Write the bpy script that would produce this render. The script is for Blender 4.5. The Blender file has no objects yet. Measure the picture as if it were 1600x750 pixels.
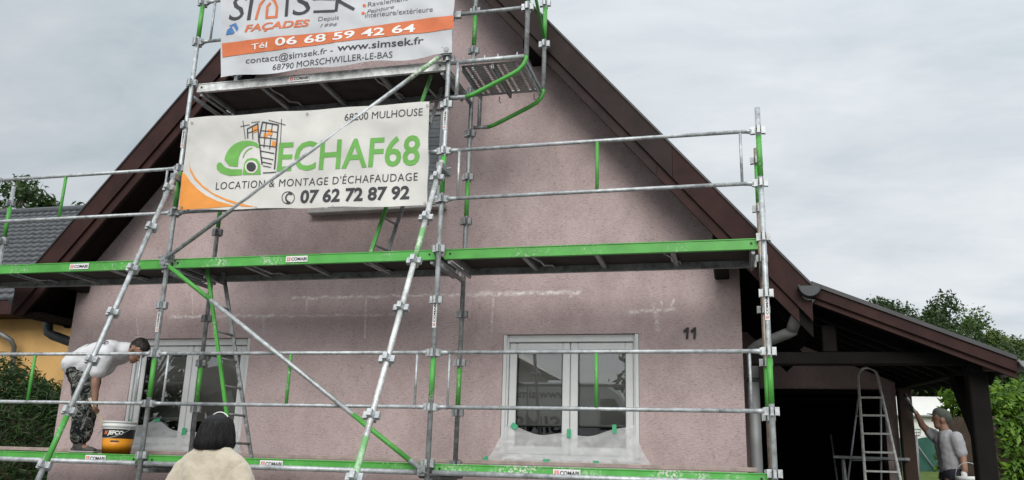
import bpy, bmesh, math, random
from mathutils import Vector, Matrix, noise as mnoise
R = math.radians
random.seed(7)
SC = bpy.context.scene
COL = SC.collection

# ------------------------------------------------------------------ camera
cam = bpy.data.cameras.new('camera')
co = bpy.data.objects.new('camera', cam); COL.objects.link(co); SC.camera = co
CAM = Vector((5.7082, -7.5245, -0.0059)); PITCH, YAW, ROLL, FPX = 0.259374, 0.257907, 0.0300464, 1332.9
CROT = Matrix.Rotation(YAW, 3, 'Z') @ Matrix.Rotation(math.pi/2 + PITCH, 3, 'X') @ Matrix.Rotation(ROLL, 3, 'Z')
co.matrix_world = Matrix.Translation(CAM) @ CROT.to_4x4()
cam.sensor_width = 36; cam.sensor_fit = 'HORIZONTAL'; cam.lens = FPX/1600*36
cam.clip_start = 0.05; cam.clip_end = 3000

# ------------------------------------------------------------------ sky, sun, exposure
SUN_EL, SUN_AZ = R(30), R(172)          # azimuth from +Y clockwise
wd = bpy.data.worlds.new('World'); SC.world = wd; wd.use_nodes = True
def sky_world():
    nt = wd.node_tree; N = nt.nodes; L = nt.links; N.clear()
    out = N.new('ShaderNodeOutputWorld'); bg = N.new('ShaderNodeBackground'); bg.inputs[1].default_value = 0.1
    sky = N.new('ShaderNodeTexSky'); sky.sky_type = 'NISHITA'; sky.sun_disc = False
    sky.sun_elevation = SUN_EL; sky.sun_rotation = SUN_AZ
    tc = N.new('ShaderNodeTexCoord'); sep = N.new('ShaderNodeSeparateXYZ'); L.new(tc.outputs['Generated'], sep.inputs[0])
    def M(op, a, b=None, clamp=False):
        n = N.new('ShaderNodeMath'); n.operation = op; n.use_clamp = clamp
        for i, v in enumerate((a, b)):
            if v is None: continue
            if isinstance(v, (int, float)): n.inputs[i].default_value = v
            else: L.new(v, n.inputs[i])
        return n.outputs[0]
    zz = M('MAXIMUM', sep.outputs[2], 0.0)
    den = M('ADD', zz, 0.22)
    cv = N.new('ShaderNodeCombineXYZ')
    L.new(M('DIVIDE', sep.outputs[0], den), cv.inputs[0]); L.new(M('DIVIDE', sep.outputs[1], den), cv.inputs[1])
    def noise(scale, detail, rough, off):
        mp = N.new('ShaderNodeMapping'); mp.inputs['Location'].default_value = off
        mp.inputs['Rotation'].default_value = (0, 0, 0.5); mp.inputs['Scale'].default_value = (0.75, 1.25, 1)
        L.new(cv.outputs[0], mp.inputs[0])
        n = N.new('ShaderNodeTexNoise'); n.inputs['Scale'].default_value = scale
        n.inputs['Detail'].default_value = detail; n.inputs['Roughness'].default_value = rough
        n.inputs['Distortion'].default_value = 0.4
        L.new(mp.outputs[0], n.inputs['Vector']); return n.outputs[0]
    a = noise(1.1, 7, 0.58, (2.3, 0.4, 0)); b = noise(3.6, 8, 0.62, (7.1, 3.3, 1))
    c = M('ADD', M('MULTIPLY', a, 0.68), M('MULTIPLY', b, 0.32))
    ramp = N.new('ShaderNodeValToRGB'); L.new(c, ramp.inputs[0])
    e = ramp.color_ramp.elements; e[0].position = 0.36; e[0].color = (4.4, 4.98, 5.35, 1)
    e[1].position = 0.64; e[1].color = (7.0, 7.2, 7.36, 1)
    m = e.new(0.5) if hasattr(e, 'new') else None
    m.color = (5.75, 6.15, 6.42, 1)
    # brighter cloud towards the right (+x) and overhead
    gx = M('ADD', M('ADD', 0.80, M('MULTIPLY', sep.outputs[0], 0.13)), M('MULTIPLY', M('MAXIMUM', M('MULTIPLY', sep.outputs[1], -1.0), 0.0), 0.55))
    gz = M('ADD', 1.0, M('MULTIPLY', M('POWER', zz, 3.0), 1.6))
    g = M('MULTIPLY', gx, gz)
    mul = N.new('ShaderNodeVectorMath'); mul.operation = 'SCALE'
    L.new(ramp.outputs[0], mul.inputs[0]); L.new(g, mul.inputs['Scale'])
    mix = N.new('ShaderNodeMix'); mix.data_type = 'RGBA'; mix.inputs[0].default_value = 0.94
    L.new(sky.outputs[0], mix.inputs[6]); L.new(mul.outputs[0], mix.inputs[7])
    L.new(mix.outputs[2], bg.inputs[0]); L.new(bg.outputs[0], out.inputs[0])
sky_world()
sl = bpy.data.lights.new('sun', 'SUN'); sl.energy = 1.5; sl.angle = R(33); sl.color = (1, 0.96, 0.9)
so = bpy.data.objects.new('sun', sl); COL.objects.link(so)
so.rotation_euler = Vector((-math.sin(SUN_AZ)*math.cos(SUN_EL), -math.cos(SUN_AZ)*math.cos(SUN_EL), -math.sin(SUN_EL))).to_track_quat('-Z', 'Y').to_euler()
SC.view_settings.view_transform = 'Standard'; SC.view_settings.look = 'None'
SC.view_settings.exposure = 0.5; SC.view_settings.gamma = 1
SC.view_settings.use_curve_mapping = False

# ------------------------------------------------------------------ helpers
def pt(u, v, Y=None, X=None):
    """point of the vertical plane Y (or X) that the photograph shows at (u, v)"""
    d = CROT @ Vector(((u-800)/FPX, -(v-375)/FPX, -1))
    t = (Y-CAM.y)/d.y if Y is not None else (X-CAM.x)/d.x
    return CAM + d*t

class NT:
    def __init__(s, name):
        s.m = bpy.data.materials.new(name); s.m.use_nodes = True; s.t = s.m.node_tree; s.N = s.t.nodes; s.L = s.t.links
        s.b = s.N['Principled BSDF']; s.out = s.N['Material Output']; s.tc = s.N.new('ShaderNodeTexCoord')
    def noise(s, scale, detail=4, rough=.55, stretch=(1,1,1), loc=(0,0,0), dist=0):
        mp = s.N.new('ShaderNodeMapping'); mp.inputs['Scale'].default_value = stretch; mp.inputs['Location'].default_value = loc
        s.L.new(s.tc.outputs['Object'], mp.inputs[0])
        n = s.N.new('ShaderNodeTexNoise'); n.inputs['Scale'].default_value = scale; n.inputs['Detail'].default_value = detail
        n.inputs['Roughness'].default_value = rough; n.inputs['Distortion'].default_value = dist
        s.L.new(mp.outputs[0], n.inputs['Vector']); return n.outputs[0]
    def ramp(s, v, stops):
        r = s.N.new('ShaderNodeValToRGB'); s.L.new(v, r.inputs[0]); e = r.color_ramp.elements
        while len(e) < len(stops): e.new(.5)
        for i, (p, c) in enumerate(stops):
            e[i].position = p; e[i].color = (*c, 1) if len(c) == 3 else c
        return r.outputs[0]
    def mix(s, f, a, b, mode='MIX'):
        n = s.N.new('ShaderNodeMix'); n.data_type = 'RGBA'; n.blend_type = mode
        for i, v in ((0, f), (6, a), (7, b)):
            if isinstance(v, (int, float)): n.inputs[i].default_value = v
            elif isinstance(v, (tuple, list)): n.inputs[i].default_value = (*v, 1)[:4]
            else: s.L.new(v, n.inputs[i])
        return n.outputs[2]
    def math(s, op, a, b=None, c=None, clamp=False):
        n = s.N.new('ShaderNodeMath'); n.operation = op; n.use_clamp = clamp
        for i, v in enumerate((a, b, c)):
            if v is None: continue
            if isinstance(v, (int, float)): n.inputs[i].default_value = v
            else: s.L.new(v, n.inputs[i])
        return n.outputs[0]
    def xyz(s):
        n = s.N.new('ShaderNodeSeparateXYZ'); s.L.new(s.tc.outputs['Object'], n.inputs[0]); return n.outputs
    def set(s, **k):
        for q, v in k.items():
            q = {'color': 'Base Color', 'rough': 'Roughness', 'metal': 'Metallic', 'alpha': 'Alpha', 'spec': 'Specular IOR Level', 'sheen': 'Sheen Weight'}[q]
            if hasattr(v, 'is_output') or not isinstance(v, (int, float, tuple)): s.L.new(v, s.b.inputs[q])
            else: s.b.inputs[q].default_value = (*v, 1) if isinstance(v, tuple) else v
        return s
    def bump(s, h, strength=.3, dist=.01):
        b = s.N.new('ShaderNodeBump'); b.inputs['Strength'].default_value = strength; b.inputs['Distance'].default_value = dist
        s.L.new(h, b.inputs['Height']); s.L.new(b.outputs[0], s.b.inputs['Normal']); return s

def sh(c, k): return tuple(min(1, x*k) for x in c)
def mat(name, c, rough=.6, metal=0., var=.18, scale=6, bump=.0, bscale=60, spec=.4):
    n = NT(name); f = n.noise(scale, 5)
    n.set(color=n.ramp(f, [(.3, sh(c, 1-var)), (.7, sh(c, 1+var))]), rough=rough, metal=metal, spec=spec)
    if bump: n.bump(n.noise(bscale, 3), bump, .005)
    return n.m

def m_paint(name, c, chip=(.5, .5, .47), amount=.60):
    n = NT(name); f = n.noise(5, 4); base = n.ramp(f, [(.3, sh(c, .82)), (.7, sh(c, 1.1))])
    sp = n.noise(38, 6, .7); mask = n.ramp(sp, [(amount, (0,0,0)), (amount+.04, (1,1,1))])
    big = n.ramp(n.noise(2.2, 2), [(.48, (0,0,0)), (.62, (1,1,1))])
    fm = n.mix(1.0, mask, big, 'MULTIPLY')
    n.set(color=n.mix(fm, base, chip), rough=.45, spec=.4); n.bump(sp, .15, .003); return n.m
def m_galv(name, c=(.40, .42, .43), dirt=(.72, .71, .68)):
    n = NT(name); f = n.math('ADD', n.math('MULTIPLY', n.noise(17, 6, .7), .6), n.math('MULTIPLY', n.noise(3.1, 4, .6), .4)); base = n.ramp(f, [(.36, sh(c, .5)), (.5, c), (.62, sh(c, 1.4))])
    sp = n.noise(45, 6, .75); mask = n.ramp(sp, [(.60, (0,0,0)), (.66, (1,1,1))])
    base = n.mix(n.ramp(n.noise(7, 7, .75, loc=(5, 2, 1)), [(.60, (0,0,0)), (.72, (.75,)*3)]), base, (.17, .10, .065))
    n.set(color=n.mix(mask, base, dirt), rough=n.ramp(f, [(.3, (.38,)*3), (.7, (.62,)*3)]), metal=.45, spec=.5)
    n.bump(sp, .12, .002); return n.m

def m_wall():
    n = NT('pink_roughcast'); X = n.xyz()
    c0, c1 = (.49, .388, .382), (.565, .452, .445)
    base = n.ramp(n.noise(.55, 6, .6), [(.3, c0), (.7, c1)])
    grime = n.ramp(n.noise(1.3, 7, .7, (1, 1, .8), (4, 0, 2)), [(.36, (.80, .785, .78)), (.60, (1.03, 1.03, 1.03))])
    base = n.mix(1, base, grime, 'MULTIPLY')
    # short horizontal trowel scratches
    g = n.noise(30, 6, .65, (.8, 1, 3.4), dist=.5)
    sc = n.ramp(g, [(.31, (.40, .38, .38)), (.45, (1, 1, 1))])
    base = n.mix(.85, base, sc, 'MULTIPLY')
    fine = n.ramp(n.noise(95, 4, .7), [(.3, (.82,)*3), (.7, (1.13,)*3)])
    base = n.mix(1, base, fine, 'MULTIPLY')
    # smeared pale filler over the old cracks: distance to short segments in the wall's own plane
    wob = n.math('MULTIPLY', n.math('SUBTRACT', n.noise(8, 5), .5), .085)
    segs = []
    for (u0, v0, u1, v1, w, a) in [(457,466,640,462,.014,.6), (640,462,800,460,.012,.5), (742,459,905,457,.020,.65), (265,495,430,493,.016,.55), (410,494,615,492,.011,.45),
            (480,467,478,488,.012,.4), (572,467,570,527,.009,.6), (411,495,412,520,.022,.3), (300,457,301,490,.005,.6), (771,465,768,517,.013,.5), (986,487,1052,483,.017,.6), (1022,478,1029,516,.019,.55),
            (213,498,216,522,.005,.6), (210,525,224,527,.005,.7), (1033,472,1038,488,.010,.55), (1053,469,1043,486,.010,.55), (890,464,900,458,.010,.4)]:
        p, q = pt(u0, v0, 1.5), pt(u1, v1, 1.5)
        dx, dz = q.x-p.x, q.z-p.z; L2 = dx*dx+dz*dz
        px = n.math('SUBTRACT', X[0], p.x); pz = n.math('ADD', n.math('SUBTRACT', X[2], p.z), wob)
        t = n.math('DIVIDE', n.math('ADD', n.math('MULTIPLY', px, dx), n.math('MULTIPLY', pz, dz)), L2, clamp=True)
        ex = n.math('SUBTRACT', px, n.math('MULTIPLY', t, dx)); ez = n.math('SUBTRACT', pz, n.math('MULTIPLY', t, dz))
        d = n.math('SQRT', n.math('ADD', n.math('MULTIPLY', ex, ex), n.math('MULTIPLY', ez, ez)))
        k = n.math('SUBTRACT', 1.0, n.math('DIVIDE', d, w*1.7), clamp=True)
        segs.append(n.math('MULTIPLY', k, a))
    s = segs[0]
    for q in segs[1:]: s = n.math('MAXIMUM', s, q)
    s = n.math('MULTIPLY', s, n.ramp(n.noise(19, 6, .75), [(.40, (.05,)*3), (.60, (1,)*3)]), clamp=True)
    base = n.mix(n.math('MULTIPLY', s, 1.9, clamp=True), base, (.74, .69, .67))
    n.set(color=base, rough=.92, spec=.15)
    h = n.math('ADD', n.math('MULTIPLY', g, 1.0), n.math('MULTIPLY', n.noise(110, 3), .35))
    n.bump(h, .65, .014); return n.m

def m_glass(name, tint=(.93, .95, .95), ior=2.45):
    n = NT(name); g = n.N.new('ShaderNodeBsdfGlossy'); g.inputs['Roughness'].default_value = .004
    t = n.N.new('ShaderNodeBsdfTransparent'); t.inputs[0].default_value = (*tint, 1)
    fr = n.N.new('ShaderNodeFresnel'); fr.inputs[0].default_value = ior
    mx = n.N.new('ShaderNodeMixShader'); n.L.new(fr.outputs[0], mx.inputs[0]); n.L.new(t.outputs[0], mx.inputs[1]); n.L.new(g.outputs[0], mx.inputs[2])
    n.L.new(mx.outputs[0], n.out.inputs[0]); n.N.remove(n.b); return n.m
def m_film():
    n = NT('milky_plastic_film'); t = n.N.new('ShaderNodeBsdfTransparent')
    n.set(color=(.62, .63, .63), rough=.32, spec=.5); n.bump(n.noise(9, 4, .6, (1, 1, .5)), .5, .03)
    mx = n.N.new('ShaderNodeMixShader'); mx.inputs[0].default_value = .50
    n.L.new(t.outputs[0], mx.inputs[1]); n.L.new(n.b.outputs[0], mx.inputs[2]); n.L.new(mx.outputs[0], n.out.inputs[0]); return n.m
def m_leaf(name, c, rough=.5):
    n = NT(name); g = n.N.new('ShaderNodeNewGeometry')
    n.set(color=n.ramp(g.outputs['Random Per Island'], [(0, sh(c, .45)), (.55, c), (1, tuple(x*y for x, y in zip(c, (1.9, 1.6, 1.2))))]), rough=rough, spec=.3)
    tr = n.N.new('ShaderNodeBsdfTranslucent'); tr.inputs[0].default_value = (*sh(c, 1.3), 1)
    mx = n.N.new('ShaderNodeMixShader'); mx.inputs[0].default_value = .25
    n.L.new(n.b.outputs[0], mx.inputs[1]); n.L.new(tr.outputs[0], mx.inputs[2]); n.L.new(mx.outputs[0], n.out.inputs[0]); return n.m
def m_tiles():
    n = NT('grey_roof_tiles'); f = n.noise(9, 5)
    n.set(color=n.ramp(f, [(.3, (.032, .036, .042)), (.7, (.065, .07, .078))]), rough=.42, spec=.5); n.bump(n.noise(60, 3), .2, .004); return n.m
def m_camo():
    n = NT('paint_spattered_camouflage'); f = n.noise(10, 3, .5, dist=1.4)
    c = n.ramp(f, [(.46, (.010, .011, .013)), (.48, (.045, .05, .042)), (.55, (.05, .055, .048)), (.565, (.20, .20, .18)), (.60, (.24, .24, .22)), (.61, (.015, .015, .016))])
    sp = n.ramp(n.noise(42, 5, .7), [(.64, (0,0,0)), (.68, (1,1,1))])
    n.set(color=n.mix(sp, c, (.5, .5, .48)), rough=.9, spec=.1); n.bump(f, .4, .02); return n.m
def m_hair(name, c):
    n = NT(name); f = n.noise(70, 3, .6, (1, 1, .07))
    n.set(color=n.ramp(f, [(.3, sh(c, .5)), (.7, sh(c, 1.5))]), rough=.5, spec=.22); n.bump(f, .5, .005); return n.m
def m_fleece():
    n = NT('beige_fleece'); f = n.noise(24, 6, .7)
    n.set(color=n.ramp(f, [(.3, (.45, .385, .295)), (.52, (.50, .44, .345)), (.72, (.55, .485, .395))]), rough=.95, spec=.1, sheen=.35)
    n.bump(n.math('ADD', n.noise(180, 3), n.math('MULTIPLY', f, 1.5)), .7, .006); return n.m
def m_boards(name, c, per=.11, axis=1):
    n = NT(name); X = n.xyz()[axis]; fr = n.math('FRACT', n.math('DIVIDE', X, per))
    groove = n.ramp(fr, [(0, (.1,)*3), (.06, (1,)*3), (.94, (1,)*3), (1, (.1,)*3)])
    base = n.ramp(n.noise(5, 5, .6), [(.3, sh(c, .75)), (.7, sh(c, 1.25))])
    n.set(color=n.mix(1, base, groove, 'MULTIPLY'), rough=.85, spec=.1); n.bump(groove, .4, .01); return n.m
def m_ground():
    n = NT('ground_gravel_and_grass'); X = n.xyz()
    grav = n.ramp(n.noise(26, 6, .7), [(.3, (.12, .115, .105)), (.7, (.24, .23, .21))])
    gr = n.ramp(n.noise(3.5, 7, .7), [(.3, (.04, .065, .018)), (.7, (.11, .15, .04))])
    w = n.math('MULTIPLY', n.math('SUBTRACT', n.noise(1.4, 4), .5), 2.0)
    k = n.ramp(n.math('ADD', X[1], w), [(0, (0,)*3), (1, (1,)*3)])
    mr = n.N.new('ShaderNodeMapRange'); n.L.new(n.math('ADD', X[1], w), mr.inputs[0]); mr.inputs[1].default_value = 6; mr.inputs[2].default_value = 7
    n.set(color=n.mix(mr.outputs[0], grav, gr), rough=.95, spec=.1); n.bump(n.noise(40, 5), .5, .03); return n.m

GREEN = (.075, .33, .055)
MT = dict(
 wall=m_wall(), galv=m_galv('galvanised_steel'), galvd=m_galv('weathered_galvanised_steel', (.27, .285, .29)), rust=m_galv('rusty_steel', (.30, .25, .20), (.35, .24, .15)),
 galvw=m_galv('plaster_spattered_steel', (.55, .56, .55), (.8, .79, .76)),
 green=m_paint('green_scaffold_paint', GREEN, (.42, .43, .40), .565), greenw=m_paint('worn_green_scaffold_paint', (.085, .37, .07), (.62, .62, .56), .50), greenp=m_paint('faded_green_paint', (.19, .42, .17), (.66, .66, .62), .47),
 alu=m_galv('spattered_aluminium', (.58, .59, .58), (.78, .77, .72)),
 ply=mat('dark_plywood', (.035, .027, .024), .8, var=.4, scale=4), inner=mat('dusty_plank', (.36, .29, .26), .9, var=.25, scale=7, bump=.3),
 brown=mat('dark_brown_stained_board', (.032, .0135, .012), .7, var=.3, scale=4, bump=.3, bscale=30, spec=.2), brown2=mat('brown_stained_board', (.036, .0165, .014), .7, var=.3, scale=4, bump=.3, bscale=30, spec=.2),
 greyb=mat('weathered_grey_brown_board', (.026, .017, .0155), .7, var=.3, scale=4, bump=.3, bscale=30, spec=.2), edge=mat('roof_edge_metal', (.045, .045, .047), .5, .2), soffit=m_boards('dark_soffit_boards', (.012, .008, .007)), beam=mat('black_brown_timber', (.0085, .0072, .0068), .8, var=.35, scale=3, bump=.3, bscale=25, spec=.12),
 postb=mat('bare_brown_timber', (.05, .03, .02), .75, var=.3, scale=4, bump=.2), rtile=mat('red_brown_roof_tile', (.12, .06, .05), .7, var=.3, scale=5),
 white=mat('white_window_plastic', (.62, .63, .63), .35, var=.05), sill=mat('grey_stone_sill', (.42, .41, .40), .8, var=.15, bump=.2), shutter=mat('grey_shutter_slats', (.27, .285, .295), .45, var=.08),
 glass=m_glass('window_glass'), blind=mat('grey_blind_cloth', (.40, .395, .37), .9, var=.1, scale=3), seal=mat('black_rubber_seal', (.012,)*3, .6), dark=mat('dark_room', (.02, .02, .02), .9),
 film=m_film(), tape=mat('green_masking_tape', (.05, .34, .17), .6, var=.15), zinc=mat('weathered_zinc', (.165, .175, .175), .5, .35, var=.25, scale=5), zincl=mat('pale_zinc', (.22, .225, .225), .55, .3, var=.2, scale=4), zincd=mat('dark_gutter_metal', (.05, .055, .058), .5, .2, var=.25),
 ladderw=mat('spattered_white_ladder', (.78, .77, .73), .5, var=.25, scale=30), black=mat('black_plastic', (.015,)*3, .5), blackm=mat('black_metal_digit', (.03, .028, .028), .5, .3),
 banner=mat('off_white_banner_cloth', (.57, .56, .53), .62, var=.13, scale=2.2, bump=.15, bscale=20), bannerg=mat('grey_white_banner_mesh', (.49, .50, .52), .65, var=.14, scale=2.2, bump=.15, bscale=20),
 ink=mat('black_ink', (.035, .035, .04), .6, var=.1), inkg=mat('green_ink', (.13, .36, .07), .6, var=.1), inko=mat('orange_ink', (.70, .27, .05), .6, var=.1), inkr=mat('red_orange_ink', (.58, .15, .055), .6, var=.1), inkw=mat('white_ink', (.72, .72, .70), .6, var=.05), inkb=mat('blue_ink', (.05, .16, .38), .6, var=.15), inkl=mat('pale_ink', (.66, .62, .56), .6, var=.05), inkgr=mat('grey_ink', (.13, .13, .14), .6),
 red=mat('red_mark', (.55, .06, .04), .6), label=mat('white_sticker', (.70, .70, .69), .5, var=.08, scale=30),
 shirt=mat('white_cotton', (.60, .60, .62), .9, var=.08, scale=9, bump=.35, bscale=14), shirt_shaded=mat('white_cotton_shaded', (.29, .29, .305), .9, var=.1, scale=9, bump=.35, bscale=14), camo=m_camo(), navy=mat('dark_navy_cloth', (.02, .022, .03), .9, var=.3, scale=10, bump=.4, bscale=16),  # the capped painter's shirt is white cotton with shade put into its colour
 shoe=mat('dusty_black_shoe', (.06, .058, .055), .85, var=.5, scale=25), sole=mat('pale_dusty_sole', (.30, .29, .27), .9), skin=mat('tanned_skin', (.23, .125, .085), .55, var=.12, scale=14), hair=m_hair('dark_short_hair', (.02, .016, .015)), hairw=m_hair('black_bob_hair', (.010, .009, .010)),
 fleece=m_fleece(), cap=mat('dark_cap_cloth', (.055, .06, .05), .9, var=.3, scale=20), glove=mat('white_work_glove', (.60, .60, .58), .9, var=.12), gloved=mat('dark_work_glove', (.03, .03, .03), .9),
 bucket=mat('orange_yellow_plastic', (.68, .27, .015), .4, var=.1), bucketw=mat('white_plastic_rim', (.66, .67, .66), .4, var=.06), wood=mat('pale_wood_stick', (.55, .48, .38), .8), 
 ochre=mat('ochre_render', (.54, .33, .125), .9, var=.15, scale=2, bump=.4, bscale=60), tiles=m_tiles(), steelw=mat('white_wall_panels', (.60, .60, .57), .8, var=.06), whiteroof=mat('pale_roof_sheet', (.62, .61, .57), .6, var=.05),
 mesh=mat('green_fence_net', (.022, .085, .065), .8, var=.2), post=mat('grey_metal_post', (.20, .20, .20), .5, .4), trunk=mat('bark', (.07, .052, .038), .9, var=.3, scale=12, bump=.5),
 leafd=m_leaf('dark_leaves', (.028, .056, .015)), leafm=m_leaf('green_leaves', (.045, .09, .018)), leafh=m_leaf('laurel_leaves', (.082, .17, .02), .5), leaft=m_leaf('thuja_foliage', (.026, .060, .016)), leafo=m_leaf('olive_leaves', (.07, .11, .025)),
 ground=m_ground(), asphalt=mat('asphalt', (.05, .05, .052), .9, var=.2, scale=30), van=mat('white_van_paint', (.72, .73, .74), .3, var=.03), vglass=mat('van_window', (.02, .022, .025), .1), tyre=mat('tyre_rubber', (.02,)*3, .9))

class MB:
    def __init__(s): s.v = []; s.f = []; s.sm = []
    def add(s, vs, fs, smooth=False):
        o = len(s.v); s.v += [tuple(p) for p in vs]; s.f += [tuple(i+o for i in f) for f in fs]; s.sm += [smooth]*len(fs); return s
    def box(s, x0, x1, y0, y1, z0, z1):
        return s.add([(x0,y0,z0),(x1,y0,z0),(x1,y1,z0),(x0,y1,z0),(x0,y0,z1),(x1,y0,z1),(x1,y1,z1),(x0,y1,z1)], [(0,3,2,1),(4,5,6,7),(0,1,5,4),(1,2,6,5),(2,3,7,6),(3,0,4,7)])
    def bar(s, a, b, w, h, up=(0, 0, 1)):
        a, b = Vector(a), Vector(b); d = (b-a).normalized(); u = Vector(up)
        if abs(d.dot(u)) > .98: u = Vector((0, 1, 0))
        x = d.cross(u).normalized(); z = x.cross(d); x *= w/2; z *= h/2
        return s.add([a-x-z, a+x-z, a+x+z, a-x+z, b-x-z, b+x-z, b+x+z, b-x+z], [(0,1,2,3),(7,6,5,4),(0,4,5,1),(1,5,6,2),(2,6,7,3),(3,7,4,0)])
    def tube(s, pts, r, n=12, caps=True):
        P = [Vector(p) for p in pts]; rs = r if isinstance(r, (list, tuple)) else [r]*len(P)
        ref = None; vs = []; fs = []
        for i, p in enumerate(P):
            d = (P[min(i+1, len(P)-1)]-P[max(i-1, 0)]).normalized()
            if ref is None: ref = d.orthogonal().normalized()
            ref = (ref - d*ref.dot(d)).normalized(); e = d.cross(ref)
            vs += [p + (ref*math.cos(2*math.pi*k/n)+e*math.sin(2*math.pi*k/n))*rs[i] for k in range(n)]
        for i in range(len(P)-1):
            fs += [(i*n+k, i*n+(k+1)%n, (i+1)*n+(k+1)%n, (i+1)*n+k) for k in range(n)]
        s.add(vs, fs, True)
        if caps:
            o = len(s.v)-len(vs); s.f.append(tuple(o+k for k in reversed(range(n)))); s.f.append(tuple(o+(len(P)-1)*n+k for k in range(n))); s.sm += [False]*2
        return s
    def lathe(s, prof, c=(0, 0, 0), n=28, caps=True):
        c = Vector(c); vs = [c+Vector((r*math.cos(2*math.pi*k/n), r*math.sin(2*math.pi*k/n), z)) for r, z in prof for k in range(n)]; m = len(prof)
        s.add(vs, [(i*n+k, i*n+(k+1)%n, (i+1)*n+(k+1)%n, (i+1)*n+k) for i in range(m-1) for k in range(n)], True)
        if caps:
            o = len(s.v)-len(vs); s.f.append(tuple(o+k for k in reversed(range(n)))); s.f.append(tuple(o+(m-1)*n+k for k in range(n))); s.sm += [False]*2
        return s
    def prism(s, poly, y0, y1):      # polygon in XZ pushed along Y
        n = len(poly); vs = [(x, y0, z) for x, z in poly]+[(x, y1, z) for x, z in poly]
        return s.add(vs, [tuple(range(n)), tuple(reversed(range(n, 2*n)))]+[(i, i+n, (i+1)%n+n, (i+1)%n) for i in range(n)])
    def ball(s, c, r, n=10, m=7):
        c = Vector(c); r = Vector(r) if hasattr(r, '__len__') else Vector((r, r, r))
        vs = [c+Vector((0, 0, -r.z))]+[c+Vector((r.x*math.sin(math.pi*i/m)*math.cos(2*math.pi*k/n), r.y*math.sin(math.pi*i/m)*math.sin(2*math.pi*k/n), -r.z*math.cos(math.pi*i/m))) for i in range(1, m) for k in range(n)]+[c+Vector((0, 0, r.z))]
        fs = [(0, 1+(k+1)%n, 1+k) for k in range(n)]
        for i in range(m-2): fs += [(1+i*n+k, 1+i*n+(k+1)%n, 1+(i+1)*n+(k+1)%n, 1+(i+1)*n+k) for k in range(n)]
        b = 1+(m-2)*n; fs += [(b+k, b+(k+1)%n, len(vs)-1) for k in range(n)]
        return s.add(vs, fs, True)
    def build(s, name, m, parent=None, bevel=0, fix=True):
        me = bpy.data.meshes.new(name); me.from_pydata(s.v, [], s.f); me.polygons.foreach_set('use_smooth', s.sm)
        for q in (m if isinstance(m, list) else [m]): me.materials.append(MT[q] if isinstance(q, str) else q)
        if fix or bevel:
            bm = bmesh.new(); bm.from_mesh(me)
            if fix: bmesh.ops.recalc_face_normals(bm, faces=bm.faces)
            if bevel: bmesh.ops.bevel(bm, geom=[e for e in bm.edges if len(e.link_faces) == 2 and e.calc_face_angle() > .6], offset=bevel, segments=1, affect='EDGES')
            bm.to_mesh(me); bm.free()
        o = bpy.data.objects.new(name, me); COL.objects.link(o)
        if parent: put(o, parent)
        return o
def put(o, parent):
    o.parent = parent
    w = Matrix.Identity(4); p = parent
    w = Matrix.Translation(p.location) if p.parent is None else Matrix.Identity(4)
    o.matrix_parent_inverse = w.inverted()
def thing(name, label, cat, loc=(0, 0, 0), group=None):
    o = bpy.data.objects.new(name, None); o.empty_display_size = .1; COL.objects.link(o); o.location = loc
    return tag(o, label, cat, group)
def tag(o, label, cat, group=None):
    o['label'] = label; o['category'] = cat
    if group: o['group'] = group
    return o
def struct(o): o['kind'] = 'structure'; return o
def lab(o, t): o['label'] = t; return o

# text: the built-in font turned into mesh points, baseline at 0, cap height 1
_cache = {}
def glyphs(body, bold=0., shear=0., spacing=1.):
    k = (body, bold, shear, spacing)
    if k not in _cache:
        c = bpy.data.curves.new('lettering', 'FONT'); c.body = body; c.size = 1; c.offset = bold; c.shear = shear; c.space_character = spacing; c.resolution_u = 3
        o = bpy.data.objects.new('lettering', c); COL.objects.link(o); dg = bpy.context.evaluated_depsgraph_get()
        me = bpy.data.meshes.new_from_object(o.evaluated_get(dg)); bpy.data.objects.remove(o); bpy.data.curves.remove(c)
        _cache[k] = ([v.co.copy() for v in me.vertices], [tuple(p.vertices) for p in me.polygons]); bpy.data.meshes.remove(me)
    return _cache[k]
CAP = max(v.y for v in glyphs('H')[0])
def text(mb, body, p0, p1, h, depth=None, bold=0., shear=0., off=-.004, spacing=1., up=Vector((0, 0, 1)), cut=.12):
    """lettering from ink-left p0 to ink-right p1 on the baseline, cap height h metres; depth(p) gives the sheet's own Y"""
    vs, fs = glyphs(body, bold, shear, spacing); xa = min(v.x for v in vs); xb = max(v.x for v in vs)
    p0, p1 = Vector(p0), Vector(p1)
    bm = bmesh.new(); bv = [bm.verts.new(p0+(p1-p0)*((v.x-xa)/(xb-xa))+up*(v.y/CAP*h)) for v in vs]
    for f in fs:
        try: bm.faces.new([bv[i] for i in f])
        except ValueError: pass
    if depth:
        for ax in (0, 2):
            lo = min(v.co[ax] for v in bm.verts); hi = max(v.co[ax] for v in bm.verts); q = lo+cut
            while q < hi:
                pl = Vector((0, 0, 0)); pl[ax] = q; no = Vector((0, 0, 0)); no[ax] = 1
                bmesh.ops.bisect_plane(bm, geom=bm.verts[:]+bm.edges[:]+bm.faces[:], plane_co=pl, plane_no=no); q += cut
        for v in bm.verts: v.co.y = depth(v.co.x, v.co.z)+off
    bm.verts.index_update(); mb.add([v.co[:] for v in bm.verts], [[v.index for v in f.verts] for f in bm.faces]); bm.free()

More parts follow.
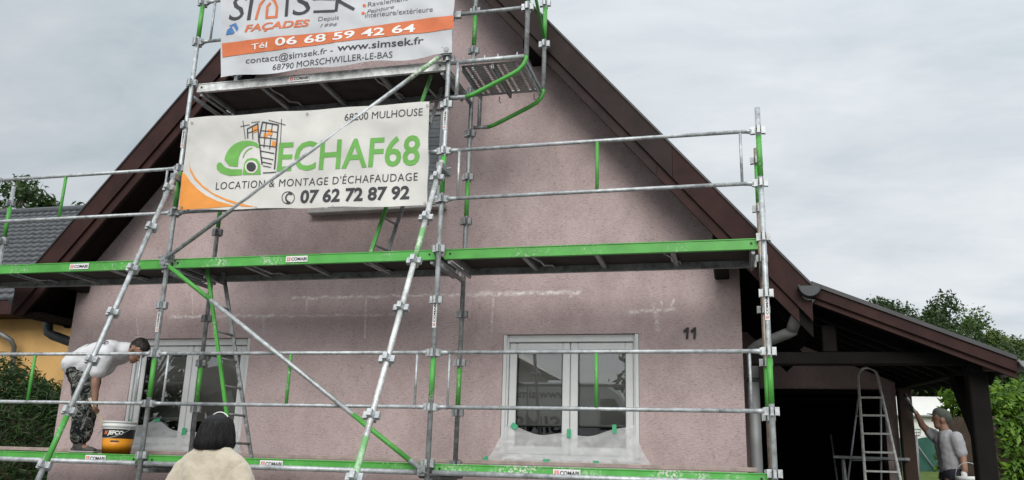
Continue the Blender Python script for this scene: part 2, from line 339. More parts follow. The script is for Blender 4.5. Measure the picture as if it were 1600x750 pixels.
def words(parent, m, body, p0, p1, h, D, bold=0., shear=0., off=-.004, spacing=1.):
    X = lambda t: [v.x for v in glyphs(t, bold, shear, spacing)[0]]
    xa, xb = min(X(body)), max(X(body)); p0, p1 = Vector(p0), Vector(p1); i = 0
    for w in body.split(' '):
        a = xb-(max(X(body[i:]))-min(X(body[i:]))); e = xa+max(X(body[:i+len(w)]))-min(X(body[:i+len(w)]))
        mb = MB(); text(mb, w, p0.lerp(p1, (a-xa)/(xb-xa)), p0.lerp(p1, (e-xa)/(xb-xa)), h, D, bold, shear, off, spacing); mb.build('lettering', m, parent, fix=False); i += len(w)+1

# one continuous skin round a set of tapered chains
def blob(name, chains, m, parent=None, voxel=.012, smooth=3, wrinkle=0, wscale=9, extra=None):
    b = MB()
    for ch in chains:
        for i, (p, r) in enumerate(ch):
            b.ball(p, r, 12, 8)
            if i and not hasattr(r, '__len__') and not hasattr(ch[i-1][1], '__len__'): b.tube([ch[i-1][0], p], [ch[i-1][1], r], 12)
    if extra: extra(b)
    o = b.build(name, m, None)
    md = o.modifiers.new('r', 'REMESH'); md.mode = 'VOXEL'; md.voxel_size = voxel; md.use_smooth_shade = True
    dg = bpy.context.evaluated_depsgraph_get(); me = bpy.data.meshes.new_from_object(o.evaluated_get(dg)); o.modifiers.clear()
    bm = bmesh.new(); bm.from_mesh(me)
    for _ in range(smooth): bmesh.ops.smooth_vert(bm, verts=bm.verts, factor=.5, use_axis_x=True, use_axis_y=True, use_axis_z=True)
    if wrinkle:
        bm.normal_update()
        for v in bm.verts:
            q = v.co*wscale; v.co += v.normal*(mnoise.noise(q)+.5*mnoise.noise(q*2.3))*wrinkle
    for f in bm.faces: f.smooth = True
    bm.to_mesh(me); bm.free(); me.name = name; old = o.data; o.data = me; bpy.data.meshes.remove(old)
    if not me.materials: me.materials.append(MT[m])
    if parent: put(o, parent)
    return o

# ------------------------------------------------------------------ ground
def gz(y, x=0):
    def st(a, b, t): t = max(0, min(1, (t-a)/(b-a))); return t*t*(3-2*t)
    h = -1.45 + .55*st(-3.2, -.6, y) + 1.05*st(6.5, 13.5, y) + .15*st(14, 22, y)
    return h + .75*(1-st(-9.3, -8.0, y))
g = MB(); xs = [-400, -150, -60, -30, -15, -8, -4, 0, 3, 6, 8, 9, 10, 12, 15, 20, 30, 60, 150, 400]
ys = [-400, -120, -50, -25, -14, -10, -9.3, -9, -8.7, -8.3, -8, -7, -5, -3.2, -2.6, -2, -1.4, -.6, 1, 3, 5, 6.5, 7.5, 8.5, 9.5, 10.5, 11.5, 12.5, 13.5, 14, 16, 19, 22, 40, 90, 200, 500, 1500]
g.add([(x, y, gz(y)) for y in ys for x in xs], [(j*len(xs)+i, j*len(xs)+i+1, (j+1)*len(xs)+i+1, (j+1)*len(xs)+i) for j in range(len(ys)-1) for i in range(len(xs)-1)], True)
struct(g.build('ground', 'ground', fix=False))
struct(MB().add([(-300, -17, -.696), (300, -17, -.696), (300, -9.45, -.696), (-300, -9.45, -.696)], [(0,1,2,3)]).build('road', 'asphalt', fix=False))

# ------------------------------------------------------------------ the house
WY, BY = 1.5, .9                    # wall face, bargeboard face
XL, XR, AX, AZ = -2.42, 5.80, 1.69, 7.34
def roof_z(x):                      # top of the roof at the gable edge
    if x < AX: return AZ-1.205*(AX-x)
    if x < 6.45: return AZ-1.173*(x-AX)
    return AZ-1.173*(6.45-AX)-.425*(x-6.45)
XE, XK, XC = -2.80, 6.45, 8.13
house = thing('gable_house', 'pink roughcast gable house with steep dark brown roof edges, behind the scaffold', 'house', (1.69, 5, -.9))
W1 = (3.262, 4.745, .06, 1.395); W2 = (-1.445, .15, .06, 1.385); W3 = (.93, 2.44, 2.93, 4.15)
def wall_with_holes(outer, holes, y, name, m, parent, reveal=.13):
    bm = bmesh.new(); es = []
    def loop(ps):
        vs = [bm.verts.new((x, y, z)) for x, z in ps]
        return [bm.edges.new((vs[i], vs[(i+1) % len(vs)])) for i in range(len(vs))]
    es += loop(outer)
    for (a, b, c, d) in holes: es += loop([(a, c), (b, c), (b, d), (a, d)])
    bmesh.ops.triangle_fill(bm, use_beauty=True, edges=es)
    for f in bm.faces:
        if f.normal.y > 0: f.normal_flip()
    mb = MB(); bm.verts.index_update(); mb.add([v.co[:] for v in bm.verts], [[v.index for v in f.verts] for f in bm.faces]); bm.free()
    for (a, b, c, d) in holes:
        q = y+reveal
        mb.add([(a,y,c),(b,y,c),(b,y,d),(a,y,d),(a,q,c),(b,q,c),(b,q,d),(a,q,d)], [(0,1,5,4),(1,2,6,5),(2,3,7,6),(3,0,4,7)])
    return mb
TH = .25
wz = lambda x: roof_z(x)-TH-.002
wb = wall_with_holes([(XL, -1.1), (XR, -1.1), (XR, wz(XR)), (AX, wz(AX)), (XL, wz(XL))], [W1, W2, W3], WY, 'wall', 'wall', house)
wb.add([(XL, WY, -1.1), (XL, 9.3, -1.1), (XL, 9.3, wz(XL)), (XL, WY, wz(XL))], [(0,1,2,3)])
wb.add([(XR, WY, -1.1), (XR, 9.3, -1.1), (XR, 9.3, wz(XR)), (XR, WY, wz(XR))], [(0,3,2,1)])
wb.add([(XL, 9.3, -1.1), (XR, 9.3, -1.1), (XR, 9.3, wz(XR)), (AX, 9.3, wz(AX)), (XL, 9.3, wz(XL))], [(0,1,2,3,4)])
wb.build('wall', 'wall', house, fix=False)
rf = MB(); R0, R1 = .955, 9.8
rf.prism([(XE, roof_z(XE)), (AX, AZ), (XK, roof_z(XK)), (XK, roof_z(XK)-TH), (AX, AZ-TH), (XE, roof_z(XE)-TH)], R0, R1)
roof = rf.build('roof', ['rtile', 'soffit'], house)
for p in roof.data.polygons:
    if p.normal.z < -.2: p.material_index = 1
def barge(parent, xs_, t0, t1, y0, y1, m, name):
    b = MB(); up = [(x, roof_z(x)-t0) for x in xs_]; lo = [(x, roof_z(x)-t1) for x in reversed(xs_)]
    if xs_[0] == XE and lo[-1][1] < 1.6:          # level cut at the eave
        xb = AX-(AZ-1.6-t1)/1.205; lo[-1:] = [(xb, 1.6), (XE, 1.6)]
        if up[0][1] < 1.6: up[0] = (AX-(AZ-1.6-t0)/1.205, 1.6); lo.pop()
    b.prism(up+lo, y0, y1); return b.build(name, m, parent)
XJ = pt(1050, 232, BY).x
for xs_, ma, mb_ in (([XE, AX], 'brown', 'brown2'), ([AX, XJ-.002], 'greyb', 'greyb'), ([XJ+.002, XK], 'brown', 'brown2')):
    xl = [xs_[0]+(-.16 if xs_[0] == XJ+.002 else 0), xs_[1]+(-.16 if xs_[1] == XJ-.002 else 0)+(-.12 if xs_[1] == XK else 0)]
    barge(house, xs_, .012, .355, BY, BY+.03, ma, 'bargeboard')
    barge(house, xl, .345, .505, BY+.034, BY+.06, mb_, 'bargeboard')
for xs_ in ([XE, AX], [AX, XK]):
    barge(house, xs_, -.02, .01, BY-.015, R1, 'edge', 'roof_edge')
    barge(house, xs_, .20, .5, BY+.062, BY+.10, 'beam', 'verge_rafter')
# purlin ends under the gable overhang
for x, z in ((5.62, 1.95), (-2.30, 1.98)):
    o = MB().prism([(x-.075, z), (x+.075, z), (x+.075, z+.6), (x-.075, z+.6)], .98, WY-.003).build('purlin_end', 'beam', house, bevel=.012)
for x in (-.2, 3.6): MB().box(x-.08, x+.08, 1.0, WY-.003, wz(x)-.25, wz(x)-.1).build('purlin_end', 'beam', house)
# rafters along the side eaves
for k in range(9):
    y = 1.75+k*.62
    MB().bar((XR-.15, y, roof_z(XR-.15)-.36), (XK+.02, y, roof_z(XK+.02)-.33), .09, .16).build('rafter', 'beam', house)
    MB().bar((XL+.15, y, roof_z(XL+.15)-.36), (XE+.02, y, roof_z(XE+.02)-.33), .09, .16).build('rafter', 'beam', house)
MB().box(XE+.002, XL-.002, .97, R1, 1.605, 1.64).build('eave_soffit', 'soffit', house)
MB().box(XE-.025, XE-.002, .97, R1, 1.605, roof_z(XE)-.02).build('fascia', 'brown', house)

def gutter(name, x, y0, y1, z, r, parent, m, zr=0):
    b = MB(); n = 10; vs = []; fs = []
    for y in (y0, y1):
        for rr in (r, r-.008):
            vs += [(x-rr*math.cos(math.pi*k/n), y, z-rr*math.sin(math.pi*k/n)) for k in range(n+1)]
    q = n+1
    for k in range(n):
        fs += [(k, k+1, 2*q+k+1, 2*q+k), (q+k, 3*q+k, 3*q+k+1, q+k+1)]
    fs += [(0, 2*q, 3*q, q), (n, q+n, 3*q+n, 2*q+n)]
    fs += [tuple(range(q))]                       # stop end
    b.add(vs, fs)
    b.tube([(x-r, y0, z), (x-r, y1, z)], .010, 8); b.tube([(x+r, y0, z), (x+r, y1, z)], .008, 8)
    b.tube([(x-r*math.cos(math.pi*k/n), y0, z-r*math.sin(math.pi*k/n)) for k in range(n+1)], .006, 6)
    return b.build(name, m, parent, fix=False)
gutter('gutter', 6.43, .80, 1.42, 1.725, .098, house, 'zincd')
gutter('gutter', XE-.09, 1.0, R1, roof_z(XE)-.12, .07, house, 'zincd')
dp = MB()
dp.tube([(6.42, .96, 1.66), (6.38, 1.02, 1.56), (6.30, 1.1, 1.44), (6.27, 1.15, 1.36)], [.085, .065, .058, .056], 16)
dp.tube([(6.29, 1.14, 1.43), (6.27, 1.17, 1.345), (6.22, 1.2, 1.33), (5.96, 1.55, 1.27), (5.90, 1.6, 1.235), (5.895, 1.61, 1.17)], .054, 16)
dp.tube([(5.895, 1.61, 1.19), (5.895, 1.61, -1.0)], .058, 18)
dpo = dp.build('downpipe', 'zincl', house)
MB().tube([(5.895, 1.61, .9), (5.895, 1.61, .94)], .064, 18).build('pipe_clip', 'zincd', dpo)
dp = MB(); dp.tube([(-2.89, 1.6, 1.95), (-2.875, 1.6, 1.56), (-2.85, 1.6, 1.49), (-2.78, 1.6, 1.455), (-2.52, 1.62, 1.375), (-2.47, 1.64, 1.34), (-2.47, 1.66, 1.2), (-2.47, 1.66, -1)], .06, 16)
dp.build('downpipe', 'zincd', house)

def window(parent, W, y, blind_z, n=2):
    x0, x1, z0, z1 = W
    f = MB(); fw = .062; ya, yb = y+.035, y+.105
    f.box(x0+.002, x0+fw, ya, yb, z0+.002, z1-.002); f.box(x1-fw, x1-.002, ya, yb, z0+.002, z1-.002)
    f.box(x0+fw, x1-fw, ya, yb, z1-fw-.02, z1-.002); f.box(x0+fw, x1-fw, ya, yb, z0+.002, z0+fw)
    fr = f.build('window_frame', 'white', parent, bevel=.006)
    # guide rails of the roller shutter in front of the frame
    MB().box(x0+.003, x0+.042, y+.004, y+.033, z0+.05, z1-.003).build('shutter_rail', 'white', fr, bevel=.004)
    MB().box(x1-.042, x1-.003, y+.004, y+.033, z0+.05, z1-.003).build('shutter_rail', 'white', fr, bevel=.004)
    xm = (x0+x1)/2; sw = .082
    for a, b in ((x0+fw+.004, xm-.003), (xm+.003, x1-fw-.004)):
        zt, zb = z1-fw-.026, z0+fw+.004; s = MB(); u, v = y+.052, y+.118
        s.box(a, a+sw, u, v, zb, zt); s.box(b-sw, b, u, v, zb, zt); s.box(a+sw, b-sw, u, v, zt-sw, zt); s.box(a+sw, b-sw, u, v, zb, zb+sw)
        so_ = s.build('casement', 'white', parent, bevel=.008)
        e = MB(); q = .010
        e.box(a+sw, a+sw+q, u+.012, v-.01, zb+sw, zt-sw); e.box(b-sw-q, b-sw, u+.012, v-.01, zb+sw, zt-sw)
        e.box(a+sw+q, b-sw-q, u+.012, v-.01, zt-sw-q, zt-sw); e.box(a+sw+q, b-sw-q, u+.012, v-.01, zb+sw, zb+sw+q)
        e.build('seal', 'seal', so_)
        MB().add([(a+sw+q, u+.022, zb+sw+q), (b-sw-q, u+.022, zb+sw+q), (b-sw-q, u+.022, zt-sw-q), (a+sw+q, u+.022, zt-sw-q)], [(0,1,2,3)]).build('pane', 'glass', so_, fix=False)
        bl = MB(); bl.box(a+.05, b-.05, y+.140, y+.146, blind_z, zt-.02)
        for k in range(1, 5):
            zk = blind_z+(zt-blind_z)*k/4.6; bl.box(a+.05, b-.05, y+.134, y+.139, zk-.006, zk+.006)
        bl.box(a+.05, b-.05, y+.132, y+.152, blind_z-.035, blind_z-.001)
        bl.build('blind', 'blind', so_)
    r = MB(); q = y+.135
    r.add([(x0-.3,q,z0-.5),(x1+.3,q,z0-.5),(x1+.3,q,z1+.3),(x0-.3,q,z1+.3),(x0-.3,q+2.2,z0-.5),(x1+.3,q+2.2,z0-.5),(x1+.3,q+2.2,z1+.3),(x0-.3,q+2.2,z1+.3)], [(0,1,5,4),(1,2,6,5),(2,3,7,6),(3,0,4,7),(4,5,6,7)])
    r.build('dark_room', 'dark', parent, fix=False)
    MB().box(x0-.085, x1+.085, y-.10, y-.002, z0-.065, z0-.012).build('window_sill', 'sill', parent, bevel=.006)
window(house, W1, WY, .46)
window(house, W2, WY, .44)
# upper window: closed grey roller shutter
x0, x1, z0, z1 = W3
f = MB(); f.box(x0+.002, x0+.06, WY+.03, WY+.1, z0, z1); f.box(x1-.06, x1-.002, WY+.03, WY+.1, z0, z1); f.box(x0+.06, x1-.06, WY+.03, WY+.1, z1-.06, z1-.002)
w = f.build('window', 'white', house, bevel=.005)
s = MB()
for k in range(22): s.box(x0+.061, x1-.061, WY+.05+.004*(k % 2), WY+.07, z0+k*.055, z0+k*.055+.051)
s.build('roller_shutter', 'shutter', w)
MB().box(.80, 2.53, WY-.13, WY-.002, z0-.065, z0-.012).build('window_sill', 'sill', w, bevel=.006)

num = thing('house_number', 'dark metal house number 11 on the pink wall right of the window', 'house number', (5.263, WY, 1.375))
for k in range(2):
    a = pt(1070+11.5*k, 529.5, WY); q = MB(); h, w_ = .118, .022; sl2 = .10
    Sx = lambda x, z: (a.x+x+z*sl2, a.z+z)
    q.prism([Sx(.012, 0), Sx(.012+w_, 0), Sx(.012+w_, h), Sx(.014, h), Sx(-.022, h-.034), Sx(-.012, h-.052), Sx(.012, h-.034)], WY-.024, WY-.004)
    q.build('digit', 'blackm', num)

# masking film taped over the lower part of both ground floor windows
def film(name, label, W, top, taps, seed):
    x0, x1 = W[0], W[1]; t = thing(name, label, 'plastic sheet', ((x0+x1)/2, WY-.1, .0)); b = MB(); nu, nv = 70, 26
    def P(u, v):
        z_top = top(u); spread = .14*max(0, (v-.25)/.75)**1.4
        x = x0+.015+(x1-x0-.03)*u + (u-.5)*2*spread
        z = z_top+(.045-z_top)*(max(v,0)**.9) - (.02 if v > .97 else 0)
        y = WY+.034-.15*max(v,0)**1.15
        n = mnoise.noise(Vector((u*7+seed, v*3.2+u*5, seed)))*.028 + mnoise.noise(Vector((u*22, v*6-u*9, seed+3)))*.010 + abs(mnoise.noise(Vector((u*4+v*3, v*2, seed+8))))*.03*v
        return (x, min(y-n*(.3+v), WY+.03), z+.4*n*min(1, .15+v*3))
    b.add([P(i/nu, j/nv) for j in range(nv+1) for i in range(nu+1)], [(j*(nu+1)+i, j*(nu+1)+i+1, (j+1)*(nu+1)+i+1, (j+1)*(nu+1)+i) for j in range(nv) for i in range(nu)], True)
    b.build('sheet', 'film', t, fix=False)
    for (u, v, w, h, ang) in taps:
        c = Vector(P(u, v)) + Vector((0, -.006, 0)); q = MB(); e = Vector((math.cos(ang), 0, math.sin(ang))); n = Vector((-math.sin(ang), 0, math.cos(ang)))
        q.add([c-e*w-n*h+Vector((0, -.008, 0)), c+e*w-n*h+Vector((0, -.01, 0)), c+e*w+n*h, c-e*w+n*h], [(0,1,2,3)]); q.build('tape', 'tape', t, fix=False)
    return t
film('masking_film', 'milky plastic film with five green tape tabs under the right-hand window', W1, lambda u: .45-.12*max(0,math.sin(math.pi*min(1, u*1.05)))**.6+.02*math.sin(u*17),
     [(.0, -.04, .022, .05, 0), (.09, -.03, .035, .028, -.6), (.5, -.06, .022, .045, 0), (.83, -.05, .022, .045, .05), (1.0, -.05, .025, .045, .1), (.38, .96, .035, .02, 0), (.68, .97, .03, .02, 0), (-.01, .93, .03, .02, .5)], 1.3)
film('masking_film', 'milky plastic film over the foot of the left window, beside the orange bucket', W2, lambda u: .36-.06*u-.05*math.sin(math.pi*u)+.10*math.exp(-((u-.27)/.1)**2),
     [(.02, -.06, .024, .05, 0), (.27, -.02, .045, .02, .1), (.52, -.05, .03, .045, 0)], 5.1)

# ------------------------------------------------------------------ carport and garage on the right
carport = thing('carport', 'dark timber carport with low brown roof edge on the right side of the house', 'carport', (7.2, 3, -.95))
cp = MB(); cp.prism([(XK+.002, roof_z(XK+.002)-.002), (XC, roof_z(XC)), (XC, roof_z(XC)-.12), (XK+.002, roof_z(XK+.002)-.13)], R0, 5.8)
cp.v = [(x, y, z+.07*(y-.95)) for x, y, z in cp.v]; cr = cp.build('roof', ['rtile', 'soffit'], carport)
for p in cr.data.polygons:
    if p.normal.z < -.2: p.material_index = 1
cx = [XK+.002, XC]
barge(carport, cx, .012, .115, BY, BY+.03, 'brown', 'bargeboard'); barge(carport, cx, .108, .170, BY+.034, BY+.06, 'brown2', 'bargeboard')
barge(carport, cx, -.03, .01, BY-.02, BY+.05, 'edge', 'roof_edge')
gutter('gutter', XC+.08, .86, 1.6, roof_z(XC)-.02, .068, carport, 'zinc')
PX = 7.88
MB().box(XR+.06, PX+.1, 1.19, 1.33, 1.03, 1.15).build('front_beam', 'beam', carport, bevel=.01)
pb = MB().bar((PX, 1.12, 1.05), (PX, 5.1, 1.26), .14, .2).build('side_beam', 'beam', carport, bevel=.01)
MB().prism([(PX+.02, .955), (PX+.2, .955), (PX+.28, 1.02), (PX+.02, 1.06)], 1.0, 1.1).build('beam_end', 'postb', carport)
for (y, m) in ((1.27, 'beam'), (4.88, 'postb')):
    MB().box(PX-.082, PX+.082, y-.082, y+.082, -.98, 1.02 if y < 2 else 1.15).build('post', m, carport, bevel=.012)
MB().bar((PX, 1.36, .45), (PX, 1.98, 1.03), .13, .16).build('knee_brace', 'beam', carport)
MB().box(6.55, 6.68, 1.2, 1.32, 1.152, roof_z(6.6)-TH-.03).build('king_post', 'beam', carport, bevel=.008)
for k in range(7):
    y = 1.5+.55*k; e = .07*(y-.95); MB().bar((XK+.02, y, roof_z(XK)-.18+e), (XC-.05, y, roof_z(XC)-.165+e), .08, .1).build('rafter', 'beam', carport)
garage = thing('garage', 'dim pink garage front with a black open doorway behind the stepladder', 'garage', (6.9, 5, -.95))
GY = 5.0
gw = wall_with_holes([(XR+.002, -1.0), (7.80, -1.0), (7.80, 1.35), (6.5, 1.9), (XR+.002, 1.95)], [(6.02, 7.62, -.99, 1.11)], GY, 'wall', 'wall', garage, .2)
gw.add([(7.80, GY, -1.0), (7.80, 9.3, -1.0), (7.80, 9.3, 1.3), (7.80, GY, 1.3)], [(0,3,2,1)])
gw.build('wall', 'wall', garage, fix=False)
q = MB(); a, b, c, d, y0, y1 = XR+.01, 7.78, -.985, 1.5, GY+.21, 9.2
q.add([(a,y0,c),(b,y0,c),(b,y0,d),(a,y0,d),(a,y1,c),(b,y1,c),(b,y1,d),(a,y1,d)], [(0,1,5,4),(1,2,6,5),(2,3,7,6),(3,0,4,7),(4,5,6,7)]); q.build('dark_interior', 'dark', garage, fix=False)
f = MB(); f.box(6.0, 6.05, GY-.02, GY+.1, -.98, 1.14); f.box(7.59, 7.64, GY-.02, GY+.1, -.98, 1.14); f.box(6.05, 7.59, GY-.02, GY+.1, 1.09, 1.14); f.build('door_frame', 'beam', garage)
q = MB()
for k in range(6): q.box(6.06, 7.58, GY+.3+k*.28, GY+.57+k*.28, 1.02, 1.045)
q.build('raised_door', 'beam', garage)

# ------------------------------------------------------------------ neighbouring house, hedges, trees, far things
nb = thing('neighbour_house', 'ochre yellow house with grey tiled roof behind the left hedge', 'house', (-10, 8, -.9))
NY, NX1 = 7.4, -4.0
MB().box(-16, NX1, NY, 14.5, -1, 3.05).build('wall', 'ochre', nb)
# pitched roof rows facing us
pA = pt(0, 505, 6.7).z; ridge = (10.8, 6.28)
t = MB(); e0 = Vector((0, 6.72, 3.02)); e1 = Vector((0, ridge[0], ridge[1])); L = (e1-e0).length; nr = 19; d = (e1-e0)/nr; nrm = Vector((0, -(ridge[1]-3.02), ridge[0]-6.72)).normalized()
xw = .215; nx = int((-3.7+17)/xw)
for r in range(nr):
    a = e0+d*r; b = a+d*1.06; vs = []; fs = []
    sub = 4
    for k in range(nx*sub+1):
        x = -17+k*xw/sub; ph = (k % sub)/sub; wv = .022*math.cos(2*math.pi*ph)
        jit = .004*mnoise.noise(Vector((x*3, r*1.7, 0)))
        p = a+nrm*(.075+wv+jit); s_ = b+nrm*(.012+wv+jit); vs += [(x, p.y, p.z), (x, s_.y, s_.z), (x, a.y+nrm.y*.0, a.z+nrm.z*.0-.0)]
    for k in range(nx*sub): fs += [(k*3, k*3+3, k*3+4, k*3+1), (k*3+2, k*3+5, k*3+3, k*3)]
    t.add(vs, fs, True)
t.add([(-17, 6.74, 3.0), (-3.7, 6.74, 3.0), (-3.7, ridge[0], ridge[1]-.03), (-17, ridge[0], ridge[1]-.03)], [(0,1,2,3)])
t.add([(-17, 14.8, 3.0), (-3.7, 14.8, 3.0), (-3.7, ridge[0], ridge[1]+.02), (-17, ridge[0], ridge[1]+.02)], [(3,2,1,0)])
nroof = t.build('roof', 'tiles', nb, fix=False)
MB().tube([(-17, ridge[0], ridge[1]+.05), (-3.7, ridge[0], ridge[1]+.05)], .11, 10).build('ridge', 'tiles', nroof)
MB().box(-17, -3.72, 6.68, 6.73, 2.72, 3.0).build('fascia', 'brown', nb)
MB().box(-17, -3.72, 6.735, NY-.002, 2.74, 2.78).build('eave_soffit', 'brown2', nb)
MB().tube([pt(-40, 497, 7.0), pt(0, 521, 7.0), pt(18, 532, 7.05), pt(22, 542, 7.2), pt(20, 575, 7.25), pt(18, 720, 7.25)], .05, 12).build('downpipe', 'zinc', nb)

def leaves(n, size, pick, rng, asp=.5, up=.35):
    b = MB(); vs = []; fs = []
    for _ in range(n):
        c, o = pick(); d = (o*rng.uniform(.2, 1.0)+Vector((rng.gauss(0, .6), rng.gauss(0, .6), rng.gauss(up, .5)))).normalized()
        s = size*rng.uniform(.55, 1.35); e = d.orthogonal().normalized(); e.rotate(Matrix.Rotation(rng.uniform(0, 6.28), 3, d)); n_ = d.cross(e)
        tip = (e*rng.uniform(.9, 1.1)); q = len(vs)
        vs += [c-e*s*.5, c+n_*s*asp*.5+d*s*.06, c+tip*s*.5, c-n_*s*asp*.5+d*s*.06]; fs.append((q, q+1, q+2, q+3))
    return b.add(vs, fs)
def tree(label, x, y, h, r, n, size, m, group, seed, base=None, zlow=.35):
    rng = random.Random(seed); z0 = gz(y) if base is None else base
    t = thing('tree', label, 'tree', (x, y, z0), group)
    tr = MB(); top = Vector((x+rng.uniform(-.3, .3), y, z0+h*.8)); tr.tube([(x, y, z0-.2), (x+.05, y, z0+h*.3), top], [.04*h*.6, .03*h*.6, .01*h*.5], 9)
    cl = []
    for k in range(44):
        a = rng.uniform(0, 6.28); zz = rng.uniform(zlow, 1.0); rr = r*math.sqrt(max(.05, 1-((zz-.62)/.45)**2))*rng.uniform(.45, 1.0)
        q = r*rng.uniform(.16, .36); c = Vector((x+rr*math.cos(a), y+rr*math.sin(a), z0+min(h*zz*.97, h-q*.75))); cl.append((c, q))
        if k % 2 == 0:
            s = Vector((x, y, z0+h*(.2+.5*zz*.7))); tr.tube([s, s.lerp(c, .5)+Vector((0, 0, .1)), c], [.009*h, .006*h, .003*h], 6)
    tr.build('trunk', 'trunk', t)
    def pick():
        c, q = rng.choice(cl); o = Vector((rng.gauss(0, 1), rng.gauss(0, 1), rng.gauss(0, .8))).normalized()
        return c+o*q*rng.uniform(.35, 1.12)**.8*Vector((1, 1, .8)).length/1.6, o
    leaves(n, size, pick, rng).build('crown', m, t, fix=False)
    return t
G = 'trees behind the carport'
for i, (u, v, Y, r, m, lb) in enumerate([
    (1428, 466, 31, 3.0, 'leafd', 'dark leafy tree rising just above the carport roof, leftmost of the group'),
    (1478, 492, 34, 2.8, 'leafm', 'rounded green tree behind the middle of the carport roof edge'),
    (1530, 520, 29, 2.2, 'leafd', 'low dark tree in the dip between two taller trees on the right'),
    (1598, 512, 27, 2.2, 'leafo', 'olive green tree above the carport gutter at the right edge'),
    (1455, 530, 27, 3.4, 'leafd', 'shadowy tree seen under the carport roof above the white shed'),
    (1570, 545, 26, 3.2, 'leafd', 'dark bushy tree right of the front carport post'),
    (1660, 540, 30, 2.4, 'leafm', 'green tree cut off by the right edge of the picture'),
    (1402, 476, 33, 3.2, 'leafd', 'dark tree mostly hidden behind the carport roof')]):
    p = pt(u, v, Y); tree(lb, p.x, Y, p.z-gz(Y), r*.8, 22000, .17, m, G, 30+i, zlow=.2)
p = pt(15, 268, 14.5); tree('dark leafy tree top showing above the grey tiled roof', p.x, 14.5, p.z-gz(14.5), 1.9, 4200, .26, 'leafd', None, 3)
p = pt(118, 314, 16); tree('small dark tree tip above the tiled roof beside the brown roof edge', p.x, 16, p.z-gz(16), 1.0, 900, .2, 'leafd', None, 9)

def hedge(label, pts, z0, ztop, thick, n, size, m, seed, asp=.45, up=.3):
    rng = random.Random(seed); P = [Vector((x, y, 0)) for x, y in pts]; t = thing('hedge', label, 'hedge', (P[0].x, P[0].y, z0))
    def pick():
        k = rng.randrange(len(P)-1); u = rng.random(); p = P[k].lerp(P[k+1], u); d = (P[k+1]-P[k]).normalized(); nn = Vector((d.y, -d.x, 0))
        zt = ztop(p) + .10*mnoise.noise(p*1.7+Vector((seed, 0, 0)))+.07*mnoise.noise(p*5); zf = rng.random()**.8; s = rng.uniform(-1, 1); s = math.copysign(abs(s)**.45, s)
        bulge = 1+.22*mnoise.noise(Vector((p.x*2.1, p.y*2.1, zf*4)))
        if rng.random() < .22: zf = rng.uniform(.93, 1.04+.1*rng.random()); s = rng.uniform(-1, 1)
        return p+nn*s*thick*bulge*(1-.25*zf**3)+Vector((0, 0, z0+(zt-z0)*zf)), (nn*s+Vector((0, 0, .3 if zf > .9 else 0))).normalized()
    leaves(n, size, pick, rng, asp, up).build('foliage', m, t, fix=False)
    core = MB()
    for k in range(len(P)-1):
        zc = lambda p: ztop(p)-.28
        a, b = P[k], P[k+1]; d = (b-a).normalized(); nn = Vector((d.y, -d.x, 0))*thick*.6
        core.add([a-nn+Vector((0,0,z0)), b-nn+Vector((0,0,z0)), b+nn+Vector((0,0,z0)), a+nn+Vector((0,0,z0)), a-nn+Vector((0,0,zc(a))), b-nn+Vector((0,0,zc(b))), b+nn+Vector((0,0,zc(b))), a+nn+Vector((0,0,zc(a)))], [(0,3,2,1),(4,5,6,7),(0,1,5,4),(1,2,6,5),(2,3,7,6),(3,0,4,7)])
    core.build('inner_branches', 'trunk', t)
    return t
hedge('bright green broad leaved hedge right of the carport post', [(8.78, 5.6), (9.25, 6.1), (10.2, 6.4), (12, 6.6), (15, 7.0)], -.95, lambda p: 1.12+.02*(p.x-9), .55, 15000, .13, 'leafh', 4, .42, .5)
hedge('dark feathery evergreen hedge below the ochre wall on the left', [(-9, 4.6), (-6, 4.4), (-4.7, 4.3), (-3.75, 4.25)], -.95, lambda p: 1.36-max(0, (p.x+6.3))*.44, .6, 26000, .16, 'leaft', 8, .16, .9)

shed = thing('white_shed', 'long low white outbuilding with pale roof behind the green fence', 'building', (12.5, 22, .2))
q = MB()
for k in range(8): q.box(9.4, 16.5, 20.3+.004*(k % 2), 20.4, .15+k*.21, .15+k*.21+.205)
q.box(9.4, 16.5, 20.42, 25, .15, 1.8); q.build('wall', 'steelw', shed)
MB().prism([(9.2, 1.76), (16.7, 1.76), (16.7, 1.80), (9.2, 1.80)], 20.1, 20.14).build('fascia', 'zincl', shed)
MB().add([(9.2, 20.1, 1.80), (16.7, 20.1, 1.80), (16.7, 24, 2.66), (9.2, 24, 2.66), (9.2, 25.2, 1.8), (16.7, 25.2, 1.8)], [(0,1,2,3), (3,2,5,4)]).build('roof', 'whiteroof', shed, fix=False)
fence = thing('net_fence', 'dark green netting fence on the grass behind the painter', 'fence', (10, 13.8, .1))
fx0, fx1, fy = 8.9, 14, 13.8
q = MB(); nu = 60
q.add([(fx0+(fx1-fx0)*i/nu, fy+.05*math.sin(i*.9), z+(.02*math.sin(i*1.3) if z > .5 else 0)) for z in (.12, .5, .88) for i in range(nu+1)], [(j*(nu+1)+i, j*(nu+1)+i+1, (j+1)*(nu+1)+i+1, (j+1)*(nu+1)+i) for j in range(2) for i in range(nu)], True)
q.build('net', 'mesh', fence, fix=False)
for k in range(5):
    x = 9.62+k*1.1; q = MB(); q.tube([(x, fy-.07, 0), (x, fy-.07, .95)], .02, 8)
    q.tube([(x-.05, fy-.08, .8), (x+.4, fy-.09, .05)], .014, 6); q.build('post', 'post', fence)
p = pt(1432, 677, 8.2)
bk = MB(); p = pt(1431.5, 671, 8.2)
for rr, dz in ((.075, 0), (.065, -.05), (.052, -.1)):
    bk.tube([(p.x+rr*math.cos(a*math.pi/8), 8.2+rr*math.sin(a*math.pi/8), p.z+dz) for a in range(17)], .004, 5, False)
